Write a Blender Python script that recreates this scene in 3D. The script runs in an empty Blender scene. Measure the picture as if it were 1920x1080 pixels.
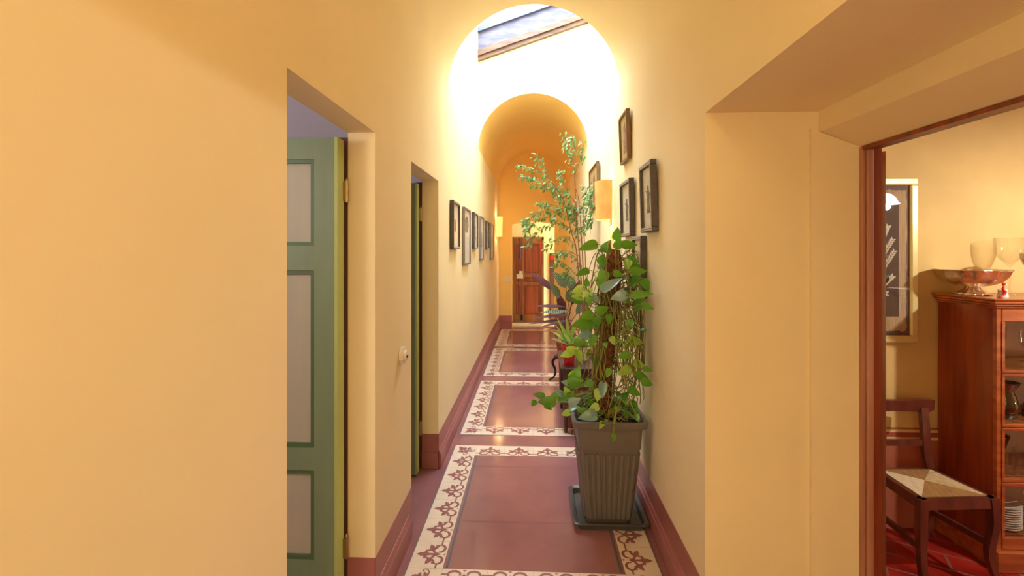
import bpy, math, random
from mathutils import Vector, Matrix
R = random.Random(7)
C = bpy.context.scene.collection
PI = math.pi
H = 1.53; A = math.radians(2.62); SA, CA = math.sin(A), math.cos(A); F = 853.33

# ---------- survey helpers: turn bearings into places in the building ----------
def at(px, py, d):                      # point seen at a bearing, at a depth
    r = (px-960)/F*d
    return Vector((r*CA-d*SA, d*CA+r*SA, H-(py-468)/F*d))
def on_x(px, py, X):                    # point on a wall running along the corridor
    k = (px-960)/F
    Y = X*(CA+k*SA)/(k*CA-SA)
    d = -X*SA+Y*CA
    return Vector((X, Y, H-(py-468)/F*d))
def on_y(px, py, Y):                    # point on a wall across the corridor
    k = (px-960)/F
    X = Y*(k*CA-SA)/(CA+k*SA)
    d = -X*SA+Y*CA
    return Vector((X, Y, H-(py-468)/F*d))

# ---------- materials ----------
def s2l(c):
    return tuple(((x/255)/12.92 if x/255 <= .04045 else ((x/255+.055)/1.055)**2.4) for x in c)
def mat(name, rgb, rough=.6, metal=0, var=.0, scale=6, bump=0, bscale=40, spec=.5, rgb2=None, stretch=(1,1,1), emit=None, estr=0, coat=0, contrast=(.35,.65), detail=4):
    m = bpy.data.materials.new(name); m.use_nodes = True
    nt = m.node_tree; n = nt.nodes; l = nt.links; b = n['Principled BSDF']
    c = s2l(rgb)
    b.inputs['Base Color'].default_value = (*c, 1); b.inputs['Roughness'].default_value = rough
    b.inputs['Metallic'].default_value = metal; b.inputs['Specular IOR Level'].default_value = spec
    b.inputs['Coat Weight'].default_value = coat; b.inputs['Coat Roughness'].default_value = .1
    tc = n.new('ShaderNodeTexCoord'); mp = n.new('ShaderNodeMapping'); mp.inputs['Scale'].default_value = stretch
    l.new(tc.outputs['Object'], mp.inputs['Vector'])
    if var or rgb2:
        nz = n.new('ShaderNodeTexNoise'); nz.inputs['Scale'].default_value = scale; nz.inputs['Detail'].default_value = detail
        l.new(mp.outputs[0], nz.inputs['Vector'])
        cr = n.new('ShaderNodeValToRGB'); e = cr.color_ramp.elements
        e[0].position, e[1].position = contrast
        c2 = s2l(rgb2) if rgb2 else tuple(x*(1-var) for x in c)
        e[0].color = (*c2, 1); e[1].color = (*c, 1)
        l.new(nz.outputs['Fac'], cr.inputs[0]); l.new(cr.outputs[0], b.inputs['Base Color'])
    if bump:
        nb = n.new('ShaderNodeTexNoise'); nb.inputs['Scale'].default_value = bscale; nb.inputs['Detail'].default_value = 3
        l.new(mp.outputs[0], nb.inputs['Vector'])
        bp = n.new('ShaderNodeBump'); bp.inputs['Strength'].default_value = bump; bp.inputs['Distance'].default_value = .01
        l.new(nb.outputs['Fac'], bp.inputs['Height']); l.new(bp.outputs[0], b.inputs['Normal'])
    if emit:
        b.inputs['Emission Color'].default_value = (*s2l(emit), 1); b.inputs['Emission Strength'].default_value = estr
    return m
def glass_mat(name, tint=(255,255,255), gloss=.12, rough=.02):
    m = bpy.data.materials.new(name); m.use_nodes = True
    nt = m.node_tree; n = nt.nodes; l = nt.links; n.clear()
    o = n.new('ShaderNodeOutputMaterial'); mx = n.new('ShaderNodeMixShader'); t = n.new('ShaderNodeBsdfTransparent')
    g = n.new('ShaderNodeBsdfGlossy'); lw = n.new('ShaderNodeLayerWeight'); mr = n.new('ShaderNodeMapRange')
    t.inputs[0].default_value = (*s2l(tint), 1); g.inputs['Roughness'].default_value = rough
    lw.inputs[0].default_value = .35
    mr.inputs[3].default_value = gloss*.35; mr.inputs[4].default_value = min(1, gloss*5)
    l.new(lw.outputs['Facing'], mr.inputs[0]); l.new(mr.outputs[0], mx.inputs[0])
    l.new(t.outputs[0], mx.inputs[1]); l.new(g.outputs[0], mx.inputs[2]); l.new(mx.outputs[0], o.inputs[0])
    return m
def leaf_mat(name, top, top2, back=None, rough=.32, trans=.25, stripes=0):
    m = bpy.data.materials.new(name); m.use_nodes = True
    nt = m.node_tree; n = nt.nodes; l = nt.links; b = n['Principled BSDF']; out = n['Material Output']
    g = n.new('ShaderNodeNewGeometry'); cr = n.new('ShaderNodeValToRGB')
    cr.color_ramp.elements[0].color = (*s2l(top), 1); cr.color_ramp.elements[1].color = (*s2l(top2), 1)
    l.new(g.outputs['Random Per Island'], cr.inputs[0]); col = cr.outputs[0]
    if stripes:
        tc = n.new('ShaderNodeUVMap'); sp = n.new('ShaderNodeSeparateXYZ'); l.new(tc.outputs[0], sp.inputs[0])
        mt = n.new('ShaderNodeMath'); mt.operation = 'MULTIPLY'; mt.inputs[1].default_value = stripes; l.new(sp.outputs[1], mt.inputs[0])
        ab = n.new('ShaderNodeMath'); ab.operation = 'PINGPONG'; ab.inputs[1].default_value = .5; l.new(mt.outputs[0], ab.inputs[0])
        gt = n.new('ShaderNodeMath'); gt.operation = 'GREATER_THAN'; gt.inputs[1].default_value = .27; l.new(ab.outputs[0], gt.inputs[0])
        mm = n.new('ShaderNodeMix'); mm.data_type = 'RGBA'; l.new(gt.outputs[0], mm.inputs[0]); l.new(col, mm.inputs[6])
        mm.inputs[7].default_value = (*s2l((128,144,110)), 1); col = mm.outputs[2]
    if back:
        mm = n.new('ShaderNodeMix'); mm.data_type = 'RGBA'; l.new(g.outputs['Backfacing'], mm.inputs[0]); l.new(col, mm.inputs[6])
        mm.inputs[7].default_value = (*s2l(back), 1); col = mm.outputs[2]
    l.new(col, b.inputs['Base Color']); b.inputs['Roughness'].default_value = rough
    tr = n.new('ShaderNodeBsdfTranslucent'); l.new(col, tr.inputs[0])
    mx = n.new('ShaderNodeMixShader'); mx.inputs[0].default_value = trans
    l.new(b.outputs[0], mx.inputs[1]); l.new(tr.outputs[0], mx.inputs[2]); l.new(mx.outputs[0], out.inputs[0])
    return m
M = {}
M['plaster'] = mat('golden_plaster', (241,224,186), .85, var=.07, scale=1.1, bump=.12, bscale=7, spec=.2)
M['plaster_far'] = mat('lamplit_plaster', (241,208,136), .85, var=.06, scale=1.1, bump=.1, bscale=7, spec=.2)  # same plaster, with the warm lamp glow put into its colour
M['plaster_dining'] = mat('dining_plaster', (222,190,130), .85, var=.14, scale=2.6, bump=.1, bscale=10, spec=.2)
M['shaft'] = mat('cream_plaster', (240,226,186), .85, var=.04, scale=2, spec=.2)
M['lavender'] = mat('lavender_plaster', (176,168,186), .85, var=.06, spec=.2)
M['grey_wall'] = mat('grey_plaster', (178,172,166), .85, spec=.2)
M['red_band'] = mat('red_skirting_paint', (166,102,102), .42, var=.12, scale=5, bump=.08, bscale=14)
M['tile'] = mat('cream_cement_tile', (226,206,182), .3, var=.08, scale=14)
M['motif'] = mat('brown_red_inlay', (146,90,88), .3)
M['grout'] = mat('grey_grout', (94,88,96), .5)
M['grout_pale'] = mat('tile_joint', (186,164,146), .5)
M['green'] = mat('green_door_paint', (126,144,114), .45, var=.1, scale=4, stretch=(3,3,.4), bump=.05)
M['green_edge'] = mat('corridor_lit_door_edge', (178,192,118), .45, var=.12, scale=6, stretch=(3,3,.3))  # door green lightened to carry the corridor light on the edge
M['green_dark'] = mat('dark_green_moulding', (84,106,70), .45)
M['panel_grey'] = mat('grey_door_panel', (184,178,158), .5, var=.08, scale=4, stretch=(3,3,.3))
M['brass'] = mat('old_brass', (170,146,104), .35, 1)
M['iron'] = mat('dark_iron', (62,58,56), .45, .8)
M['steel'] = mat('worn_steel', (190,184,174), .3, 1)
M['wood'] = mat('varnished_red_wood', (156,66,24), .26, rgb2=(118,44,14), scale=2.2, stretch=(6,6,.6), bump=.03, bscale=20, coat=.3)
M['wood_rail'] = mat('varnished_orange_wood', (186,100,50), .28, rgb2=(150,70,32), scale=3, stretch=(1,6,9), coat=.3)
M['wood_end'] = mat('brown_pine', (150,92,46), .35, rgb2=(104,58,28), scale=3, stretch=(7,7,.7))
M['wood_edge'] = mat('chestnut_wood', (146,68,34), .35, rgb2=(110,46,22), scale=3, stretch=(8,8,.5))
M['wood_jamb'] = mat('faded_rose_wood', (184,132,112), .4, rgb2=(158,104,84), scale=3, stretch=(8,8,.5))
M['wood_chair'] = mat('dark_mahogany', (104,52,40), .3, rgb2=(78,36,28), scale=5, stretch=(4,4,1), coat=.3)
M['wood_table'] = mat('purple_brown_wood', (92,62,60), .35, rgb2=(70,44,42), scale=5)
M['wood_sky'] = mat('skylight_oak', (112,82,62), .6, rgb2=(78,52,38), scale=3, stretch=(1,9,9))
M['sky_board'] = mat('weathered_lilac_board', (96,90,112), .5, rgb2=(72,66,88), scale=5, stretch=(1,4,4), contrast=(.4,.6))
M['sky_frame'] = mat('blue_grey_metal', (78,84,112), .4, .2)
M['frame_dark'] = mat('dark_carved_wood', (84,74,70), .5, var=.2, scale=30)
M['frame_bead'] = mat('silvered_beading', (186,176,172), .4, .2)
M['frame_brown'] = mat('brown_frame_wood', (128,98,72), .4, var=.2, scale=10)
M['frame_grey'] = mat('pewter_frame', (128,120,116), .4, .2)
M['paper'] = mat('print_paper', (222,214,202), .7, var=.05, scale=5)
M['paper_old'] = mat('aged_print', (196,172,120), .7, var=.25, scale=12)
M['paper_line'] = mat('mat_line', (170,160,148), .7)
M['ink'] = mat('grey_engraving', (112,116,108), .7, var=.35, scale=60)
M['ink_brown'] = mat('brown_engraving', (160,118,84), .7, var=.4, scale=40)
M['pane'] = glass_mat('picture_glass', gloss=.02)
M['clear'] = glass_mat('clear_glass', (254,254,252), gloss=.07)
M['sky_glass'] = glass_mat('roof_glass', (250,252,255), gloss=.1)
M['green_glass'] = glass_mat('dark_green_glass', (46,96,40), gloss=.3)
M['lime_glass'] = glass_mat('lime_glass', (150,190,90), gloss=.3)
M['amber_glass'] = glass_mat('amber_glass', (226,180,130), gloss=.3)
M['blue_glass'] = glass_mat('blue_glass', (70,70,130), gloss=.3)
M['pot'] = mat('taupe_plastic', (110,101,95), .5, spec=.35, bump=.05, bscale=80)
M['saucer'] = mat('dark_plastic', (74,72,70), .35)
M['soil'] = mat('potting_soil', (52,40,30), .95, var=.5, scale=40, bump=.8, bscale=60)
M['coir'] = mat('coir_fibre', (140,88,54), .95, rgb2=(84,48,28), scale=40, bump=1, bscale=80)
M['vine'] = mat('green_brown_vine', (152,146,62), .5, rgb2=(100,86,42), scale=8)
M['leaf'] = leaf_mat('pothos_leaf', (74,132,26), (108,160,42), trans=.3)
M['leaf_lime'] = leaf_mat('lime_leaf', (140,186,50), (176,206,96), trans=.35)
M['leaf_blue'] = leaf_mat('sky_sheen_leaf', (104,140,130), (130,160,160), rough=.2, trans=.1)  # sheen of the sky painted in as a blue-grey leaf colour
M['ficus'] = leaf_mat('fig_leaf', (86,130,66), (140,176,110), rough=.28, trans=.3)
M['bark'] = mat('thin_bark', (146,104,78), .8, var=.3, scale=30)
M['calathea'] = leaf_mat('striped_leaf', (58,80,54), (78,94,68), back=(92,44,54), trans=.12, stripes=14, rough=.55)
M['dracaena'] = leaf_mat('blade_leaf', (96,150,70), (170,190,90), rough=.3, trans=.25)
M['red_pot'] = mat('glossy_red_glaze', (176,18,30), .2, coat=.5)
M['pink'] = mat('pink_petal', (232,92,104), .5)
M['white_ceramic'] = mat('white_ceramic', (232,228,220), .2, coat=.4, var=.03)
M['plastic_white'] = mat('white_plastic', (224,216,212), .3)
M['black'] = mat('black', (22,20,18), .5)
M['terracotta'] = mat('terracotta', (150,86,60), .8, var=.15)
M['shade'] = mat('parchment_shade', (236,186,112), .6, rgb2=(226,160,84), scale=9, emit=(255,170,96), estr=.38)
M['shade_far'] = mat('pierced_shade', (240,200,120), .6, rgb2=(255,246,200), scale=40, emit=(255,205,110), estr=1.0)
M['bulb'] = mat('lit_bulb', (255,230,180), .4, emit=(255,214,140), estr=9)
M['lampglass'] = mat('opal_glass_lit', (235,245,255), .3, emit=(205,228,255), estr=16)
M['silver'] = mat('rose_silver', (240,224,204), .27, 1)
M['red'] = mat('red_glaze', (206,26,26), .3)
M['rush'] = mat('pale_rush', (236,214,174), .85, rgb2=(176,146,98), scale=30, stretch=(1,12,1), bump=.5, bscale=60)
M['rush_tan'] = mat('tan_rush', (186,144,88), .85, rgb2=(140,102,58), scale=30, stretch=(12,1,1), bump=.5, bscale=60)
M['cushion_pale'] = mat('cream_rush', (240,228,206), .9, rgb2=(206,184,148), scale=24, stretch=(12,1,1), bump=.4, bscale=60)
M['dado'] = mat('salmon_dado', (184,108,84), .8, var=.15, scale=4, spec=.2)
M['dado_red'] = mat('brick_red_stripe', (176,84,58), .8)
M['dado_cream'] = mat('cream_stripe', (226,202,154), .8)
M['gold_frame'] = mat('cream_gold_frame', (226,208,146), .3, .25, coat=.3)
M['mauve'] = mat('dark_mauve_mat', (94,74,80), .6, var=.1)
M['cloth'] = mat('ragged_linen', (206,180,148), .9, rgb2=(184,156,122), scale=12, stretch=(14,14,1))
M['cloth_dark'] = mat('dark_brown_cloth', (72,54,52), .7)
M['branch'] = mat('peach_thread', (226,180,126), .8)
M['white_thread'] = mat('white_thread', (236,226,206), .8)
M['blue_thread'] = mat('teal_thread', (90,128,128), .8)
M['cord_blue'] = mat('dark_blue_cord', (66,62,96), .8)

def floor_mat():                           # polished oxblood cement floor with faint slab joints and stains
    m = mat('oxblood_cement', (154,104,102), .2, rgb2=(134,88,92), scale=2.3, spec=.8, bump=.02, bscale=3, contrast=(.3,.7))
    nt = m.node_tree; n = nt.nodes; l = nt.links; b = n['Principled BSDF']
    nz = n.new('ShaderNodeTexNoise'); nz.inputs['Scale'].default_value = 4
    mr = n.new('ShaderNodeMapRange'); mr.inputs[3].default_value = .08; mr.inputs[4].default_value = .2
    l.new(nz.outputs['Fac'], mr.inputs[0]); l.new(mr.outputs[0], b.inputs['Roughness'])
    return m
M['floor'] = floor_mat()
def terracotta_floor():
    m = mat('red_terracotta_tiles', (176,44,34), .35, rgb2=(128,22,20), scale=6, bump=.3, bscale=9)
    nt = m.node_tree; n = nt.nodes; l = nt.links; b = n['Principled BSDF']
    old = b.inputs['Base Color'].links[0].from_socket
    tc = n.new('ShaderNodeTexCoord'); mp = n.new('ShaderNodeMapping'); mp.inputs['Rotation'].default_value = (0,0,.5)
    br = n.new('ShaderNodeTexBrick'); br.inputs['Scale'].default_value = 1.7; br.inputs['Mortar Size'].default_value = .010
    br.inputs['Mortar'].default_value = (*s2l((140,96,84)), 1)
    l.new(tc.outputs['Object'], mp.inputs[0]); l.new(mp.outputs[0], br.inputs[0])
    l.new(old, br.inputs['Color1']); l.new(old, br.inputs['Color2']); l.new(br.outputs[0], b.inputs['Base Color'])
    return m
M['terra_floor'] = terracotta_floor()

# ---------- mesh builder ----------
class MB:
    def __init__(s): s.v = []; s.f = []; s.m = []; s.uv = {}
    def add(s, vs, fs, mi=0, uvs=None):
        o = len(s.v); s.v += [Vector(x) for x in vs]
        for f in fs: s.f.append(tuple(i+o for i in f)); s.m.append(mi)
        if uvs:
            for i, u in enumerate(uvs): s.uv[o+i] = u
        return s
    def box(s, a, b, mi=0, bev=0):
        x0,y0,z0 = [min(a[i],b[i]) for i in range(3)]; x1,y1,z1 = [max(a[i],b[i]) for i in range(3)]
        if bev:
            e = min(bev, (x1-x0)/2.01, (y1-y0)/2.01, (z1-z0)/2.01)
            import itertools
            vs = []; idx = {}
            for cx,cy,cz in itertools.product((0,1),(0,1),(0,1)):
                P = (x1 if cx else x0, y1 if cy else y0, z1 if cz else z0)
                S = (-1 if cx else 1, -1 if cy else 1, -1 if cz else 1)
                for ax in range(3):
                    p = [P[i]+(S[i]*e if i != ax else 0) for i in range(3)]
                    idx[(cx,cy,cz,ax)] = len(vs); vs.append(p)
            fs = []
            for ax in range(3):
                o = [i for i in range(3) if i != ax]
                for side in (0,1):
                    q = []
                    for (u,w) in ((0,0),(1,0),(1,1),(0,1)):
                        c = [0,0,0]; c[ax] = side; c[o[0]] = u; c[o[1]] = w
                        q.append(idx[(*c,ax)])
                    fs.append(q if (side ^ (ax == 1)) else q[::-1])
            for ax in range(3):
                o = [i for i in range(3) if i != ax]
                for (u,w) in ((0,0),(1,0),(1,1),(0,1)):
                    c0 = [0,0,0]; c0[o[0]] = u; c0[o[1]] = w; c1 = list(c0); c1[ax] = 1
                    fs.append([idx[(*c0,o[0])], idx[(*c0,o[1])], idx[(*c1,o[1])], idx[(*c1,o[0])]])
            for c in itertools.product((0,1),(0,1),(0,1)):
                fs.append([idx[(*c,0)], idx[(*c,1)], idx[(*c,2)]])
            return s.add(vs, fs, mi)
        vs = [(x0,y0,z0),(x1,y0,z0),(x1,y1,z0),(x0,y1,z0),(x0,y0,z1),(x1,y0,z1),(x1,y1,z1),(x0,y1,z1)]
        return s.add(vs, [(0,3,2,1),(4,5,6,7),(0,1,5,4),(1,2,6,5),(2,3,7,6),(3,0,4,7)], mi)
    def prism(s, pts, axis, a, b, mi=0):   # pts 2D, extruded on axis
        n = len(pts)
        def P(p, t):
            q = list(p); q.insert(axis, t); return q
        vs = [P(p,a) for p in pts]+[P(p,b) for p in pts]
        fs = [tuple(range(n))[::-1], tuple(range(n,2*n))]+[(i,(i+1)%n,(i+1)%n+n,i+n) for i in range(n)]
        return s.add(vs, fs, mi)
    def tube(s, pts, r, n=8, mi=0, cap=True):
        pts = [Vector(p) for p in pts]; m = len(pts)
        rr = r if isinstance(r, (list,tuple)) else [r]*m
        vs = []; up = None
        for i, p in enumerate(pts):
            t = (pts[min(i+1,m-1)]-pts[max(i-1,0)])
            if t.length < 1e-9: t = Vector((0,0,1))
            t.normalize()
            if up is None: up = t.orthogonal().normalized()
            up = (up-t*up.dot(t))
            up = up.normalized() if up.length > 1e-6 else t.orthogonal().normalized()
            w = t.cross(up)
            for k in range(n):
                a = 2*PI*k/n; vs.append(p+(up*math.cos(a)+w*math.sin(a))*rr[i])
        fs = [(i*n+k, i*n+(k+1)%n, (i+1)*n+(k+1)%n, (i+1)*n+k) for i in range(m-1) for k in range(n)]
        if cap: fs += [tuple(range(n))[::-1], tuple(range((m-1)*n, m*n))]
        return s.add(vs, fs, mi)
    def lathe(s, prof, c, n=28, mi=0, mod=None):
        vs = []; m = len(prof)
        for (r, z) in prof:
            for k in range(n):
                a = 2*PI*k/n; q = r*(mod(a, z) if mod else 1)
                vs.append((c[0]+q*math.cos(a), c[1]+q*math.sin(a), c[2]+z))
        fs = [(i*n+k, i*n+(k+1)%n, (i+1)*n+(k+1)%n, (i+1)*n+k) for i in range(m-1) for k in range(n)]
        return s.add(vs, fs, mi)
    def ball(s, c, r, n=10, mi=0, sc=(1,1,1)):
        vs = []; fs = []
        for i in range(n//2+1):
            t = PI*i/(n//2)
            for k in range(n):
                a = 2*PI*k/n
                vs.append((c[0]+r*sc[0]*math.sin(t)*math.cos(a), c[1]+r*sc[1]*math.sin(t)*math.sin(a), c[2]+r*sc[2]*math.cos(t)))
        for i in range(n//2):
            for k in range(n): fs.append((i*n+k, (i+1)*n+k, (i+1)*n+(k+1)%n, i*n+(k+1)%n))
        return s.add(vs, fs, mi)
    def leaf(s, base, d, nrm, L, W, shape='heart', curl=.25, fold=.18, mi=0):
        d = Vector(d).normalized(); nrm = Vector(nrm); nrm = nrm-d*nrm.dot(d)
        nrm = nrm.normalized() if nrm.length > 1e-4 else d.orthogonal().normalized()
        w = d.cross(nrm)
        prof = {'heart': [(-.10,.0),(-.06,.55),(.05,.92),(.2,1.0),(.4,.92),(.6,.7),(.8,.38),(.93,.13),(1,0)],
                'lance': [(0,.0),(.08,.35),(.2,.75),(.38,1.0),(.55,.95),(.72,.7),(.86,.4),(.95,.16),(1,0)],
                'fig': [(0,0),(.2,.75),(.45,1),(.7,.65),(1,0)]}[shape]
        vs = []; uv = []
        for i, (t, h) in enumerate(prof):
            tc = max(t, 0)
            z = -curl*L*tc*tc
            for j, q in enumerate((-1,0,1)):
                notch = 0
                if shape == 'heart' and i == 0 and q == 0: notch = .10
                vs.append(Vector(base)+d*(t+notch)*L+w*q*h*W*.5+nrm*(z+abs(q)*h*fold*W*.5)); uv.append((q*.5+.5, t))
        fs = []
        for i in range(len(prof)-1):
            for j in (0,1):
                a = i*3+j; fs.append((a, a+1, a+4, a+3))
        return s.add(vs, fs, mi, uv)
    def build(s, name, mats, parent=None, smooth=False, sharp=40):
        if not isinstance(mats, (list,tuple)): mats = [mats]
        off = parent_world(parent) if parent else Vector()
        me = bpy.data.meshes.new(name)
        me.from_pydata([tuple(v-off) for v in s.v], [], s.f)
        for m in mats: me.materials.append(m)
        for p, k in zip(me.polygons, s.m): p.material_index = k; p.use_smooth = smooth
        if s.uv:
            ul = me.uv_layers.new(name='UVMap')
            for lp in me.loops: ul.data[lp.index].uv = s.uv.get(lp.vertex_index, (0,0))
        me.validate(); me.update()
        if smooth: 
            try: me.set_sharp_from_angle(angle=math.radians(sharp))
            except Exception: pass
        o = bpy.data.objects.new(name, me); C.objects.link(o)
        if parent: o.parent = parent
        return o
def fixn(o):                               # consistent outward normals
    import bmesh
    bm = bmesh.new(); bm.from_mesh(o.data); bmesh.ops.recalc_face_normals(bm, faces=bm.faces); bm.to_mesh(o.data); bm.free(); return o
def parent_world(p):
    v = Vector(p.location)
    while p.parent: p = p.parent; v = v+Vector(p.location)
    return v
def thing(name, label, cat, loc, group=None):
    o = bpy.data.objects.new(name, None); C.objects.link(o); o.location = loc; o.empty_display_size = .05
    o['label'] = label; o['category'] = cat
    if group: o['group'] = group
    return o
def tag(o, label, cat, group=None):
    o['label'] = label; o['category'] = cat
    if group: o['group'] = group
    return o
def struct(o): o['kind'] = 'structure'; return o
def sroot(name, loc):
    o = bpy.data.objects.new(name, None); C.objects.link(o); o.location = loc; o['kind'] = 'structure'; return o
def dup(root, delta, label=None, group=None):
    r = root.copy(); C.objects.link(r); r.location = Vector(root.location)+Vector(delta)
    if label: r['label'] = label
    if group: r['group'] = group
    for ch in list(root.children):
        c = ch.copy(); C.objects.link(c); c.parent = r
        for g in ch.children:
            q = g.copy(); C.objects.link(q); q.parent = c
    return r

# =====================================================================
#  THE CORRIDOR
# =====================================================================
W = .66; SPR = 2.755; TOPZ = SPR+W
YS0 = 3.50; YS1 = 5.49; YE = 8.86; YB = -2.6
D1a, D1b = on_x(538,0,-W).y, on_x(703,0,-W).y      # first green door opening
D2a, D2b = on_x(771,0,-W).y, on_x(822,0,-W).y      # second
LZ = 2.02
YR = 1.777; RZ = 2.054; YR0 = -.15                  # wide opening to the dining room
WLT = .115
# floor
struct(MB().box((-.80,YB,-.06),(W+.02,9.5,0)).build('floor', M['floor']))
# left wall with two openings
w = MB()
w.box((-W-WLT,YB,0),(-W,D1a,SPR)); w.box((-W-WLT,D1b,0),(-W,D2a,SPR)); w.box((-W-WLT,D2b,0),(-W,YE,SPR))
w.box((-W-WLT,D1a,LZ),(-W,D1b,SPR)); w.box((-W-WLT,D2a,LZ-.01),(-W,D2b,SPR))
struct(w.build('wall_left', M['plaster']))
# right wall, deep, with the wide stepped opening
XI = 1.083; XJ = 1.048; XF = 1.227; XO = 1.30
w = MB()
w.box((W,YR,-.15),(XO,YE,SPR))
w.box((W,YB,-.15),(XO,YR0,SPR))
w.box((W,YR0,RZ),(XI,YR,SPR))
w.prism([(XI,1.975),(XF,1.915),(XO,1.915),(XO,SPR),(XI,SPR)], 1, YR0, YR)
w.prism([(XJ,0),(XO,0),(XO,1.915),(XF,1.915),(XJ,1.985)], 1, YR-.014, YR)
struct(fixn(w.build('wall_right', M['plaster'])))
# vaults
def arc(n=40): return [(-W*math.cos(PI*i/n), SPR+W*math.sin(PI*i/n)) for i in range(n+1)]
def vault(mb, y0, y1):
    a = arc(); n = len(a); vs = []; fs = []
    ys = [y0+(y1-y0)*i/4 for i in range(5)]
    for y in ys: vs += [(x,y,z) for x,z in a]
    for r in range(4): fs += [(r*n+i, r*n+i+1, (r+1)*n+i+1, (r+1)*n+i) for i in range(n-1)]
    mb.add(vs, fs)
w = MB(); vault(w, YB, YS0)
struct(w.build('ceiling', M['plaster'], smooth=True))
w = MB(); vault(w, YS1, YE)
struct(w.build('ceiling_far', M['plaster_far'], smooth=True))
# skylight shaft
ZL, ZR_ = 4.16, 4.60
def slopez(x, lo): return lo+(x+W)/(2*W)*(ZR_-ZL)
w = MB()
def spandrel(mb, y, ny):
    a = arc(); vs = []; fs = []
    for x, z in a: vs += [(x,y,z),(x,y,slopez(x,ZL)+.2)]
    fs = [(2*i,2*i+2,2*i+3,2*i+1) for i in range(len(a)-1)]
    mb.add(vs, fs)
spandrel(w, YS0, 1); spandrel(w, YS1, -1)
w.box((-W-.1,YS0,SPR),(-W,YS1,ZL+.2)); w.box((W,YS0,SPR),(W+.1,YS1,ZR_+.2))
struct(w.build('wall_skylight', M['shaft']))
# skylight window
sk = sroot('window_1', (0,YS1,4.2))
LO = 3.80; SL = (ZR_-ZL)/(2*W)
def slab(lo, hi, y0, y1):
    return MB().prism([(-W+.001,lo),(W-.001,lo+2*W*SL),(W-.001,hi+2*W*SL),(-W+.001,hi)], 1, y0, y1)
m = slab(LO, LO+.045, YS1-.05, YS1-.001); q = slab(LO+.05, LO+.115, YS1-.075, YS1-.001); m.add(q.v, q.f); q = slab(LO+.043, LO+.052, YS1-.045, YS1-.001); m.add(q.v, q.f)
fixn(m.build('moulding', M['wood_sky'], sk))
fixn(slab(LO+.115, ZL-.02, YS1-.03, YS1-.001).build('reveal_board', M['sky_board'], sk))
m = slab(ZL-.02, ZL+.03, YS1-.07, YS1-.001); q = slab(ZL+.0, ZL+.03, YS0+.001, YS0+.06); m.add(q.v, q.f)
fixn(m.build('window_frame', M['sky_frame'], sk))
fixn(slab(ZL+.03, ZL+.036, YS0, YS1).build('pane', M['sky_glass'], sk))
# end wall with arched opening into the vestibule
a0 = on_y(960,0,YE).x; a1 = on_y(1040,0,YE).x; zs = on_y(960,421,YE).z; zt = on_y(1000,415.5,YE).z
n = 14; top = []
for i in range(n+1):
    t = i/n; top.append((a0+(a1-a0)*t, zs+(zt-zs)*math.sin(PI*t)))
w = MB()
w.box((-W-.1,YE,0),(a0,YE+.12,3.5)); w.box((a1,YE,0),(W+.1,YE+.12,3.5))
for i in range(n):
    w.prism([top[i], top[i+1], (top[i+1][0],3.5), (top[i][0],3.5)], 1, YE, YE+.12)
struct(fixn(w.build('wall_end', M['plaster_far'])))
# vestibule
YV = 9.44
w = MB()
w.box((-.75,YV,0),(1.2,YV+.1,2.6)); w.box((-.8,YE+.12,0),(-.7,YV,2.6)); w.box((1.1,YE+.12,0),(1.2,YV,2.6)); w.box((-.8,YE+.12,2.5),(1.2,YV,2.6))
struct(w.build('wall_vestibule', M['shaft']))
struct(MB().box((a0-.02,YE+.13,0),(a1+.02,YE+.50,.02)).build('trim_5', mat('pale_stone_step', (200,186,160), .6)))
struct(MB().box((-.8,YB-.1,-.1),(1.4,YB,3.6)).build('wall_behind', M['plaster']))

# skirting: painted band plus a moulded plinth
def skirting(name, side, runs, plinths):
    X = side*W
    mb = MB()
    for y0, y1 in runs: mb.box((X, y0, 0.001), (X-side*.003, y1, .24))
    for y0, y1 in plinths:
        pr = [(X,0.001),(X-side*.020,0.001),(X-side*.020,.095),(X-side*.013,.104),(X-side*.013,.112),(X-side*.006,.124),(X,.126)]
        mb.prism(pr, 1, y0, y1)
    return struct(fixn(mb.build(name, M['red_band'])))
skirting('baseboard_left', -1, [(YB,D1a),(D1b,D2a),(D2b,YE)], [(YB,D1a),(D1b,on_x(766,0,-W).y),(D2b,YE)])
skirting('baseboard_right', 1, [(YR,YE),(YB,YR0)], [(YR,YE),(YB,YR0)])
mb = MB()
mb.box((-W,YE-.003,.001),(a0,YE,.245)); mb.box((a1,YE-.003,.001),(W,YE,.245)); mb.box((-W,YE-.02,.001),(a0,YE,.12)); mb.box((a1,YE-.02,.001),(W,YE,.12))
struct(mb.build('baseboard_end', M['red_band']))
mb = MB()
for yy, s_ in ((D1b,-1),(D2b,-1)): mb.box((-W-WLT,yy-.003,.001),(-W,yy,.24)); mb.box((-W-WLT,yy-.012,.001),(-W,yy,.11))
struct(mb.build('baseboard_jambs', M['red_band']))

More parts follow.
